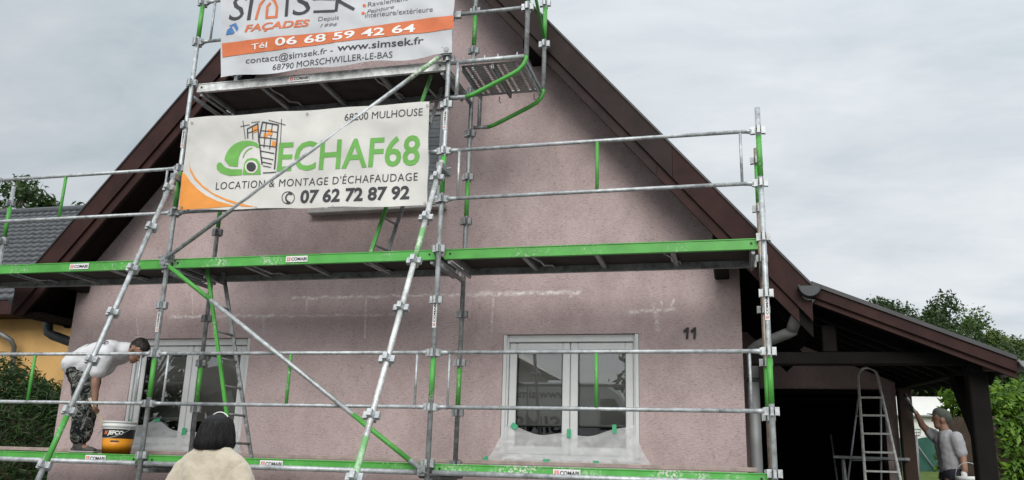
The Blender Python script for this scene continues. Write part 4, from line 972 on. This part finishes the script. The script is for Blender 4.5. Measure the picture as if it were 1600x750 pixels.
sh_ = [[((-1.27, .35, .93), .135), ((-1.07, .35, 1.025), .138), ((-.84, .35, 1.085), .122)], [((-1.27, .55, .93), .135), ((-1.07, .55, 1.025), .138), ((-.84, .55, 1.085), .122)], [((-1.2, .45, .94), .14), ((-.95, .45, 1.05), .135), ((-.76, .45, 1.09), .085)], [((-1.17, .36, .89), .125), ((-1.03, .34, .95), .12), ((-.90, .33, 1.01), .11)], [((-1.15, .52, .89), .125), ((-1.03, .54, .95), .12)],
 [((-.82, .32, 1.06), .11), ((-.80, .24, 1.03), .100), ((-.825, .22, .91), .094), ((-.835, .215, .855), .092)], [((-.95, .55, 1.02), .10), ((-1.06, .60, .97), .085), ((-1.15, .63, .92), .080)], [((-.80, .43, 1.08), .11), ((-.68, .43, 1.102), .080)]]
shirt = blob('t_shirt', sh_, 'shirt', w1, .012, 3, .010, 8)
tr = [[((-1.235, .37, .90), .135), ((-1.12, .35, .78), .14), ((-1.03, .335, .48), .124), ((-1.03, .33, .24), .108), ((-1.035, .33, .18), .104)], [((-1.235, .53, .90), .128), ((-1.21, .54, .78), .122), ((-1.21, .55, .48), .098), ((-1.235, .55, .22), .09), ((-1.24, .55, .17), .088)], [((-1.235, .40, .88), .13), ((-1.235, .50, .88), .13)]]
blob('trousers', tr, 'camo', w1, .012, 2, .012, 11)
for (x, y) in ((-1.05, .335), (-1.225, .55)):
    s = blob('shoe', [[((x, y, .075), .052), ((x+.03, y, .085), .05)], [((x-.03, y, .035), (.045, .042, .034)), ((x+.05, y, .045), (.08, .044, .042)), ((x+.14, y, .036), (.075, .046, .034)), ((x+.19, y, .03), (.045, .042, .028))]], 'shoe', w1, .008, 2, .003, 40)
    MB().prism([(x-.078, .001), (x+.235, .001), (x+.24, .02), (x-.08, .022)], y-.044, y+.044).build('sole', 'sole', s, bevel=.008)
# print on the back of the shirt: a curved word and smudges, laid on the cloth
dgr = bpy.context.evaluated_depsgraph_get(); from mathutils.bvhtree import BVHTree
bv = BVHTree.FromPolygons([v.co.copy() for v in shirt.data.vertices], [tuple(p.vertices) for p in shirt.data.polygons])
def on_cloth(mb, body_, a, b_, h, up, bold=.03, proj=Vector((0, .85, -.5))):
    vs, fs = glyphs(body_, bold); xa = min(v.x for v in vs); xb = max(v.x for v in vs); a, b_, up, proj = Vector(a), Vector(b_), Vector(up), proj.normalized(); out = []
    for v in vs:
        p = a+(b_-a)*((v.x-xa)/(xb-xa))+up*(v.y/CAP*h); hit = bv.ray_cast(p-proj*.6, proj)
        out.append((hit[0]+hit[1]*.004) if hit[0] else p)
    mb.add(out, fs)
q = MB(); on_cloth(q, 'CSSO', (-.91, .3, 1.12), (-.80, .3, 1.085), .055, (.0, .25, .97)); on_cloth(q, '//', (-1.08, .3, 1.08), (-1.03, .3, 1.10), .05, (0, .25, .97))
q.build('shirt_print', 'ink', shirt, fix=False)

bx, by = -.585, .36
bkt = thing('bucket', 'orange paint bucket with black band and white rim, standing on the deck', 'bucket', (bx, by, DK))
MB().lathe([(0.1335, .004), (0.1362, .0), (0.1531, .155)], (bx, by, DK)).build('wall', 'bucket', bkt)
MB().lathe([(0.1535, .1555), (0.1602, .250)], (bx, by, DK), caps=False).build('black_band', 'black', bkt)
q = MB().lathe([(0.1611, .2505), (0.1629, .27), (0.1691, .272), (0.1691, .298), (0.1646, .30), (0.1655, .313), (0.1709, .314), (0.1709, .328), (0.1673, .332), (0.1620, .332), (0.1566, .30), (0.1495, .26), (0.1299, .08), (.0, .08)], (bx, by, DK), caps=False); q.build('rim', 'bucketw', bkt)
def on_cyl(mb, body_, ang0, ang1, z, h, r0, bold=.03, shear=0):
    vs, fs = glyphs(body_, bold, shear); xa = min(v.x for v in vs); xb = max(v.x for v in vs)
    mb.add([(bx+(r0)*math.sin(ang0+(ang1-ang0)*(v.x-xa)/(xb-xa)), by-(r0)*math.cos(ang0+(ang1-ang0)*(v.x-xa)/(xb-xa)), DK+z+v.y/CAP*h) for v in vs], fs)
q = MB(); on_cyl(q, 'JEFCO', -.05, .95, .196, .036, .1602, .045, .15); q.build('lettering', 'inkw', bkt, fix=False)
q = MB()
for k in range(2): q.add([(bx+.1598*math.sin(a), by-.1598*math.cos(a), DK+z) for a, z in ((-.34+k*.13, .196), (-.23+k*.13, .196), (-.19+k*.13, .232), (-.30+k*.13, .232))], [(0,1,2,3)])
q.build('emblem', 'inkr', bkt, fix=False)
q = MB()
for k in range(5): q.add([(bx+.1525*math.sin(a), by-.1525*math.cos(a), DK+z) for a, z in ((.2+k*.11, .120), (.295+k*.11, .120), (.295+k*.11, .134+.004*(k % 2)), (.2+k*.11, .134))], [(0,1,2,3)])
q.build('printed_line', 'ink', bkt, fix=False)
q = MB(); q.tube([(bx+.17*math.sin(a), by-.17*math.cos(a)-.004-.03*math.cos(a), DK+.275-.12*max(0, math.cos(a))) for a in [R(-90+9*k) for k in range(21)]], .003, 6); q.build('handle', 'galv', bkt)
stick = thing('stirring_paddle', 'pale wooden stirring paddle in the painter\'s hand, dipping into the orange bucket', 'paddle', (-.72, .3, .2))
MB().bar((-.86, .175, .56), (-.62, .345, .10), .034, .012, (0, 1, 0)).build('paddle', 'wood', stick, bevel=.003)

# the woman watching from the street
WYY = -3.2; G0 = gz(-3.2); wx = 2.905
w2 = thing('person', 'woman in a beige fleece with black bobbed hair, seen from behind, watching the work', 'person', (wx, WYY, G0))
hz = .112
hc, P2 = head_chains((wx, WYY+.0, hz), (0, -.06, 1), (-.1, 1, .12), .80)
cy = WYY-.02
body = hc+[[((wx, cy-.015, -0.005), .058), ((wx, cy, 0.105), .055)], [((wx-0.0770, cy, -0.095), .09), ((wx-0.0825, cy, -0.375), .10), ((wx-0.0825, cy, -0.555), .12)], [((wx+0.0770, cy, -0.095), .09), ((wx+0.0825, cy, -0.375), .10), ((wx+0.0825, cy, -0.555), .12)]]
for s in (1, -1):
    body += [[((wx+s*0.130, cy, -0.085), .05), ((wx+s*0.185, cy, -0.14), .050), ((wx+s*0.243, cy+.01, -0.355), .042), ((wx+s*0.2585, cy+.09, -0.575), .028)], [((wx+s*0.0935, cy, -0.535), .11), ((wx+s*0.0990, cy+.01, -0.940), .062), ((wx+s*0.0990, cy-.01, G0+.1), .042)], [((wx+s*0.0990, cy-.02, G0+.05), .042), ((wx+s*0.1100, cy+.1, G0+.035), .034)]]
    body += hand((wx+s*0.2585, cy+.09, -0.585), (0, .2, -1), (-s*.3, 1, 0), (-s, .1, 0), .92)
blob('body', body, 'skin', w2, .010, 3)
SW = [[((wx, cy-.015, -.025), .09), ((wx, cy-.01, -.175), .13), ((wx, cy, -.615), .14)], [((wx, cy-.01, .03), .062), ((wx, cy-.01, -.005), .075)]]
for s in (1, -1):
    SW += [[((wx+s*.06, cy-.01, -.015), .078), ((wx+s*.125, cy, -.055), .078), ((wx+s*.165, cy, -.10), .066)], [((wx+s*.066, cy, -.10), .115), ((wx+s*.09, cy, -.30), .118), ((wx+s*.095, cy, -.60), .135)], [((wx+s*.125, cy, -.145), .085), ((wx+s*.115, cy, -.325), .110)]]
jacket = blob('fleece_jacket', SW, 'fleece', w2, .009, 3, .009, 10)
for s in (1, -1): blob('sleeve', [[((wx+s*.160, cy-.005, -.083), .070), ((wx+s*.190, cy-.005, -.135), .075), ((wx+s*.232, cy, -.275), .078), ((wx+s*.258, cy+.02, -.395), .074), ((wx+s*.258, cy+.09, -.565), .058)]], 'fleece', jacket, .009, 2, .008, 12)
q = []
for s in (1, -1): q.append([((wx+s*0.0935, cy, -0.595), .13), ((wx+s*0.0990, cy, -0.940), .085), ((wx+s*0.0990, cy-.01, G0+.1), .065)])
blob('trousers', q, 'navy', w2, .014, 3, .008, 10)
for s in (1, -1): blob('shoe', [[((wx+s*0.0990, cy-.03, G0+.05), .05), ((wx+s*0.1045, cy+.06, G0+.045), .045), ((wx+s*0.1100, cy+.14, G0+.035), .034)]], 'shoe', w2, .010, 2)
# bob: smooth helmet of hair, straight cut hem flaring slightly, fine strands
b = MB(); n = 160; rows = [(0.0, 0.0000), (.012, 0.0240), (.04, 0.0416), (.085, 0.0560), (.15, 0.0680), (.24, 0.0784), (.36, 0.0864), (.5, 0.0920), (.64, 0.0960), (.78, 0.1000), (.9, 0.1016), (.97, 0.1000), (1.0, 0.0952)]
TOPZ, HEMZ = .230, .048; vs = []
for t, r in rows:
    for k in range(n):
        a = 2*math.pi*k/n; fr = math.sin(a)              # +y is the face side: lift the hem there
        st = (mnoise.noise(Vector((math.cos(a)*9, math.sin(a)*9, t*.8)))+.6*mnoise.noise(Vector((math.cos(a)*26, math.sin(a)*26, t*.6+3))))*.0020*min(1, t*4)
        hem = HEMZ + (.02*max(0, fr)) + .003*mnoise.noise(Vector((math.cos(a)*30, math.sin(a)*30, 9)))*t + .012*(1-abs(math.cos(a)))*0 + (-.012)*max(0, -fr)*t
        # lateral asymmetry: left side hangs fuller and lower
        ax = 1.0+.05*(-math.cos(a))*t
        z = TOPZ+(hem-TOPZ)*t
        z = TOPZ-(TOPZ-z) + (.0 if t else 0)
        rr = r+st
        if fr > .55 and t > .45: rr *= .8
        rr *= 1.05
        vs.append((wx-.002-.006*t+rr*ax*math.cos(a), WYY-.008+rr*1.04*math.sin(a), z))
m_ = len(rows); b.add(vs, [(i*n+k, (i+1)*n+k, (i+1)*n+(k+1)%n, i*n+(k+1)%n) for i in range(m_-1) for k in range(n)], True)
o = len(b.v)-len(vs); b.f.append(tuple(o+(m_-1)*n+k for k in range(n))); b.sm.append(False)
rng = random.Random(5)
for _ in range(520):                                     # loose strands over the cap and at the hem
    a = rng.uniform(math.pi, 2*math.pi) if rng.random() < .8 else rng.uniform(0, 2*math.pi); t0 = rng.uniform(.15, .7); pts_ = []
    for k in range(6):
        t = t0+(1.01-t0)*k/5
        i = max(j for j in range(m_) if rows[j][0] <= min(t, .999)); f = (min(t, 1)-rows[i][0])/(rows[min(i+1, m_-1)][0]-rows[i][0]+1e-6); r = rows[i][1]+(rows[min(i+1, m_-1)][1]-rows[i][1])*f
        ax = 1.0+.05*(-math.cos(a))*t; rr = 1.05*r+.0012+rng.uniform(-.0006, .0008); z = TOPZ+(HEMZ-.012*max(0, -math.sin(a))*t-TOPZ)*t
        pts_.append((wx-.002-.006*t+rr*ax*math.cos(a+.02*k*rng.uniform(-1, 1)), WYY-.008+rr*1.04*math.sin(a), z))
    b.tube(pts_, [.0006, .0014, .0016, .0016, .0013, .0004], 4, False)
b.build('hair', 'hairw', w2)
q = MB(); q.tube([(wx+.0+.058*math.cos(a), WYY-.005, .192+.049*math.sin(a)) for a in [math.pi*k/18 for k in range(19)]], .0034, 6)
q.build('hair_band', 'label', w2)

# the painter at the carport post
py = 4.5; G4 = gz(py); px = 8.28
w3 = thing('person', 'painter in shaded white T-shirt and cap reaching a long brush up to the carport post', 'person', (px, py, G4))
hc, P3 = head_chains((8.225, py, .715), (-.10, 0, 1), (-1, .15, .18), .98)
R_sh, L_sh = (8.20, py+.17, .50), (8.34, py-.16, .49)
body = hc+[[((8.27, py, .53), .062), ((8.24, py, .64), .056)], [((8.27, py-.07, .45), .11), ((8.29, py-.06, .15), .105), ((8.30, py-.07, -.02), .125)], [((8.25, py+.08, .45), .11), ((8.28, py+.07, .15), .105), ((8.28, py+.07, -.02), .125)],
 [(R_sh, .062), ((8.12, py+.18, .56), .052), ((8.03, py+.16, .66), .043)], [((8.03, py+.16, .66), .044), ((7.99, py+.12, .75), .036), ((7.955, py+.10, .82), .028)],
 [(L_sh, .062), ((8.385, py-.20, .28), .045)], [((8.385, py-.20, .28), .045), ((8.38, py-.25, .12), .04), ((8.365, py-.26, .04), .030)],
 [((8.30, py-.09, -.05), .11), ((8.31, py-.11, -.45), .065), ((8.34, py-.12, G4+.09), .043)], [((8.28, py+.09, -.05), .11), ((8.24, py+.12, -.45), .065), ((8.26, py+.13, G4+.09), .043)],
 [((8.34, py-.12, G4+.05), .042), ((8.22, py-.12, G4+.035), .034)], [((8.26, py+.13, G4+.05), .042), ((8.14, py+.13, G4+.035), .034)]]
blob('body', body, 'skin', w3, .010, 3)
blob('glove', hand((7.95, py+.10, .825), (-.75, -.2, .62), (-.3, -.3, .9), (-.3, -.9, 0), 1.08), 'gloved', w3, .006, 2)
blob('glove', hand((8.365, py-.26, .03), (0, -.05, -1), (-1, -.2, 0), (-.1, .9, -.1), 1.15)+[[((8.367, py-.258, .07), .036), ((8.366, py-.26, .03), .036)]], 'glove', w3, .006, 2)
blob('t_shirt', [[((8.27, py-.07, .47), .118), ((8.29, py-.06, .2), .122), ((8.30, py-.06, .13), .125)], [((8.25, py+.08, .47), .118), ((8.28, py+.07, .2), .122), ((8.28, py+.07, .13), .125)], [((8.26, py, .53), .09), ((8.28, py, .14), .13)],
 [(R_sh, .085), ((8.15, py+.18, .545), .075), ((8.11, py+.18, .575), .07)], [(L_sh, .085), ((8.365, py-.18, .36), .078), ((8.375, py-.185, .32), .077)]], 'shirt_shaded', w3, .011, 3, .010, 9)
blob('trousers', [[((8.30, py-.08, .06), .125), ((8.31, py-.11, -.42), .088), ((8.335, py-.12, G4+.1), .075)], [((8.28, py+.08, .06), .125), ((8.245, py+.12, -.42), .088), ((8.26, py+.13, G4+.1), .075)], [((8.29, py-.03, .03), .13), ((8.29, py+.03, .03), .13)]], 'navy', w3, .013, 2, .010, 10)
for x, y in ((8.34, py-.12), (8.26, py+.13)): blob('shoe', [[((x, y, G4+.06), .052), ((x-.07, y, G4+.045), .046), ((x-.15, y, G4+.036), .036)]], 'shoe', w3, .010, 2)
cap_ = blob('cap', [[(P3(.065, -.022, 0), .092), (P3(.085, .012, 0), .078)], [(P3(.045, -.05, 0), .085)]], 'cap', w3, .009, 2)
MB().add([tuple(P3(.052, .06, -.07)), tuple(P3(.056, .13, -.06)), tuple(P3(.05, .16, 0)), tuple(P3(.056, .13, .06)), tuple(P3(.052, .06, .07)), tuple(P3(.066, .06, -.07)), tuple(P3(.064, .13, -.06)), tuple(P3(.06, .16, 0)), tuple(P3(.064, .13, .06)), tuple(P3(.07, .06, .07))], [(0,1,2,3,4), (9,8,7,6,5), (0,5,6,1), (1,6,7,2), (2,7,8,3), (3,8,9,4)]).build('peak', 'cap', cap_)
br_ = thing('paint_brush', 'long handled brush held up against the carport post by the painter in the cap', 'brush', (7.93, 4.6, .85))
MB().tube([(7.955, 4.57, .80), (7.885, 4.60, .965)], .011, 8).build('handle', 'wood', br_)
q = MB().bar((7.885, 4.60, .965), (7.868, 4.61, 1.005), .065, .022); q.build('ferrule', 'galv', br_); MB().bar((7.868, 4.61, 1.005), (7.845, 4.62, 1.055), .06, .026).build('bristles', 'black', br_)
b2x, b2y, b2z = 8.40, 4.15, -.30
b2 = thing('bucket', 'black bucket with white rim on a crate by the painter at the carport post', 'bucket', (b2x, b2y, b2z))
MB().lathe([(.115, 0), (.14, .29)], (b2x, b2y, b2z)).build('wall', 'black', b2); MB().lathe([(.141, .29), (.152, .292), (.152, .335), (.145, .338), (.138, .31), (.12, .1), (0, .1)], (b2x, b2y, b2z), caps=False).build('rim', 'bucketw', b2)
MB().tube([(b2x+.15*math.cos(a), b2y, b2z+.33+.17*math.sin(a)) for a in [math.pi*k/12 for k in range(13)]], .004, 6).build('handle', 'galv', b2)
ct = thing('crate', 'dark crate under the white rimmed bucket beside the painter', 'crate', (b2x, b2y, G4))
q = MB()
for k in range(5): 
    z = G4+.01+k*.12; q.box(b2x-.22, b2x+.22, b2y-.18, b2y-.165, z, z+.1); q.box(b2x-.22, b2x+.22, b2y+.165, b2y+.18, z, z+.1); q.box(b2x-.22, b2x-.205, b2y-.164, b2y+.164, z, z+.1); q.box(b2x+.205, b2x+.22, b2y-.164, b2y+.164, z, z+.1)
q.build('slats', 'beam', ct); MB().box(b2x-.2, b2x+.2, b2y-.16, b2y+.16, b2z-.03, b2z-.002).build('top_board', 'beam', ct)

# ------------------------------------------------------------------ stepladder and work trestle under the carport
sl_ = thing('stepladder', 'white spattered aluminium stepladder with round top hoop in front of the dark garage', 'stepladder', (7.4, 4.1, G4))
gd = gz(4.0)
def down(a, b): t = (gd-a.z)/(b.z-a.z); return a+(b-a)*t
La, Lb = pt(1341, 592, 4.28), pt(1352, 750, 3.95); Ra, Rb = pt(1372, 592, 4.28), pt(1407, 750, 3.95); La0, Ra0 = La, Ra; Lf, Rf = down(La, Lb), down(Ra, Rb)
mid = (La+Ra)/2; upv = (La-Lf).normalized(); wv = (Ra-La)
hoop = [Lf, La]+[La.lerp(Ra, .5-.5*math.cos(R(a)))+upv*.155*math.sin(R(a))**.8 for a in range(15, 180, 15)]+[Ra, Rf]
MB().tube(hoop, .0185, 10).build('front_rails', 'ladderw', sl_)
n_ = 9
for k in range(n_):
    f = .03+k*.108; a = Lf.lerp(La, 1-(1-f)) if False else La.lerp(Lf, .115+k*.107); b = Ra.lerp(Rf, .115+k*.107)
    MB().bar(a+Vector((0, -.01, 0)), b+Vector((0, -.01, 0)), .075, .022, (0, 0, 1)).build('step', 'ladderw', sl_)
for (u0, v0, u1, v1) in ((1341, 622, 1325, 750), (1376, 622, 1377, 750)):
    a, b = pt(u0, v0, 4.36), pt(u1, v1, 4.72); MB().tube([a, down(a, b)], .0125, 8).build('rear_leg', 'galv', sl_)
MB().tube([pt(1338, 650, 4.44), pt(1376, 650, 4.44)], .010, 8).build('rear_rung', 'galv', sl_); MB().tube([pt(1331, 719, 4.62), pt(1377, 719, 4.62)], .010, 8).build('rear_rung', 'galv', sl_)
trs = thing('work_trestle', 'grey plank trestle table behind the stepladder', 'trestle', (7.4, 4.75, G4))
a, b = pt(1302, 714, 4.7), pt(1427, 717, 4.62); zt = a.z
MB().bar((a.x, 4.72, zt), (b.x-.05, 4.62, zt-.01), .30, .035).build('plank', 'galvd', trs, bevel=.004)
for x, y in ((a.x+.12, 4.72), (b.x-.2, 4.64)):
    for s in (1, -1):
        MB().bar((x, y+.05*s, zt-.02), (x+.02, y+.28*s, G4), .03, .03).build('leg', 'galvd', trs)
    MB().tube([(x+.01, y-.2, zt-.45), (x+.01, y+.2, zt-.45)], .012, 6).build('brace', 'galvd', trs)
rake = thing('broom', 'thin pale broom handle leaning in the dark garage doorway left of the stepladder', 'broom', (7.1, 5.0, G4))
a = pt(1298, 679, 5.35); MB().tube([a, (a.x+.06, 4.95, G4+.08)], .012, 8).build('handle', 'galvd', rake); MB().bar((a.x-.08, 4.94, G4+.05), (a.x+.2, 4.94, G4+.05), .05, .1).build('head', 'beam', rake)
tool = thing('shovel', 'shovel standing upright in the dark garage right of the broom', 'shovel', (7.5, 5.6, G4))
a = pt(1375, 625, 5.45); MB().tube([(a.x, 5.5, G4+.3), (a.x+.02, 5.5, .93)], .014, 8).build('handle', 'galvd', tool); MB().prism([(a.x-.1, G4+.32), (a.x+.1, G4+.32), (a.x+.09, G4+.1), (a.x, G4), (a.x-.09, G4+.1)], 5.495, 5.505).build('blade', 'galvd', tool)

# ------------------------------------------------------------------ the van parked across the street (mirrored in the window)
vy = -9.6; v0, v1, vb, vt = -1.6, 3.35, -.42, 1.98
van = thing('parked_van', 'white panel van with company lettering parked on the street behind the camera', 'van', (.9, vy-.95, -.69))
q = MB(); q.prism([(v0, vb), (v1+.75, vb), (v1+.85, .1), (v1+.72, .62), (v1+.25, .78), (v1-.25, 1.72), (v1-.6, vt-.02), (v1-1.0, vt), (v0+.1, vt), (v0, vt-.15)], vy-1.95, vy); q.build('body', 'van', van, bevel=.05)
MB().add([(v1-.72, vy+.004, .88), (v1+.05, vy+.004, .88), (v1-.38, vy+.004, 1.6), (v1-.72, vy+.004, 1.6)], [(0,1,2,3)]).build('side_window', 'vglass', van, fix=False)
MB().box(v1-.76, v1-.75, vy, vy+.004, vb+.1, 1.75).build('door_seam', 'black', van); MB().box(v1+.13, v1+.14, vy, vy+.004, vb+.1, .8).build('door_seam', 'black', van)
for x in (v0+.85, v1+.1):
    t = MB().tube([(x, vy-.24, vb+.06), (x, vy+.02, vb+.06)], .34, 24).build('wheel', 'tyre', van); MB().tube([(x, vy+.021, vb+.06), (x, vy+.03, vb+.06)], .2, 16).build('rim', 'zincl', t)
q = MB(); text(q, 'www.simsek.fr', (1.84, vy+.006, 1.60), (-.06, vy+.006, 1.60), .20, bold=.02); text(q, 'SIMSEK', (1.7, vy+.006, .80), (-.15, vy+.006, .80), .36, bold=.02, shear=.1); q.build('lettering', 'ink', van, fix=False)
q = MB(); text(q, 'FAÇADES', (1.39, vy+.006, .45), (.15, vy+.006, .45), .2, bold=.03); q.build('lettering', 'inkr', van, fix=False)
opp = thing('opposite_house', 'pale house with dark roof across the street, mirrored in the windows', 'house', (-9, -24, -.75))
MB().box(-15, -3, -30, -21, -.8, 4.2).build('wall', 'inkl', opp)
MB().prism([(-15.6, 4.1), (-2.4, 4.1), (-9, 8.3)], -30.4, -20.6).build('roof', 'tiles', opp)
for x in (-13.5, -10, -6.2): MB().box(x, x+1.3, -20.99, -20.95, .6, 2.2).build('window', 'vglass', opp)
for x, y, h, sd in ((-22, -26, 9, 71), (3.5, -27, 7.5, 72), (11, -24, 8.5, 73), (18, -28, 9.5, 74)):
    tree('leafy street tree across the road behind the camera', x, y, h, 2.8, 2600, .42, 'leafd', 'trees across the street', sd, base=-.75, zlow=.25)
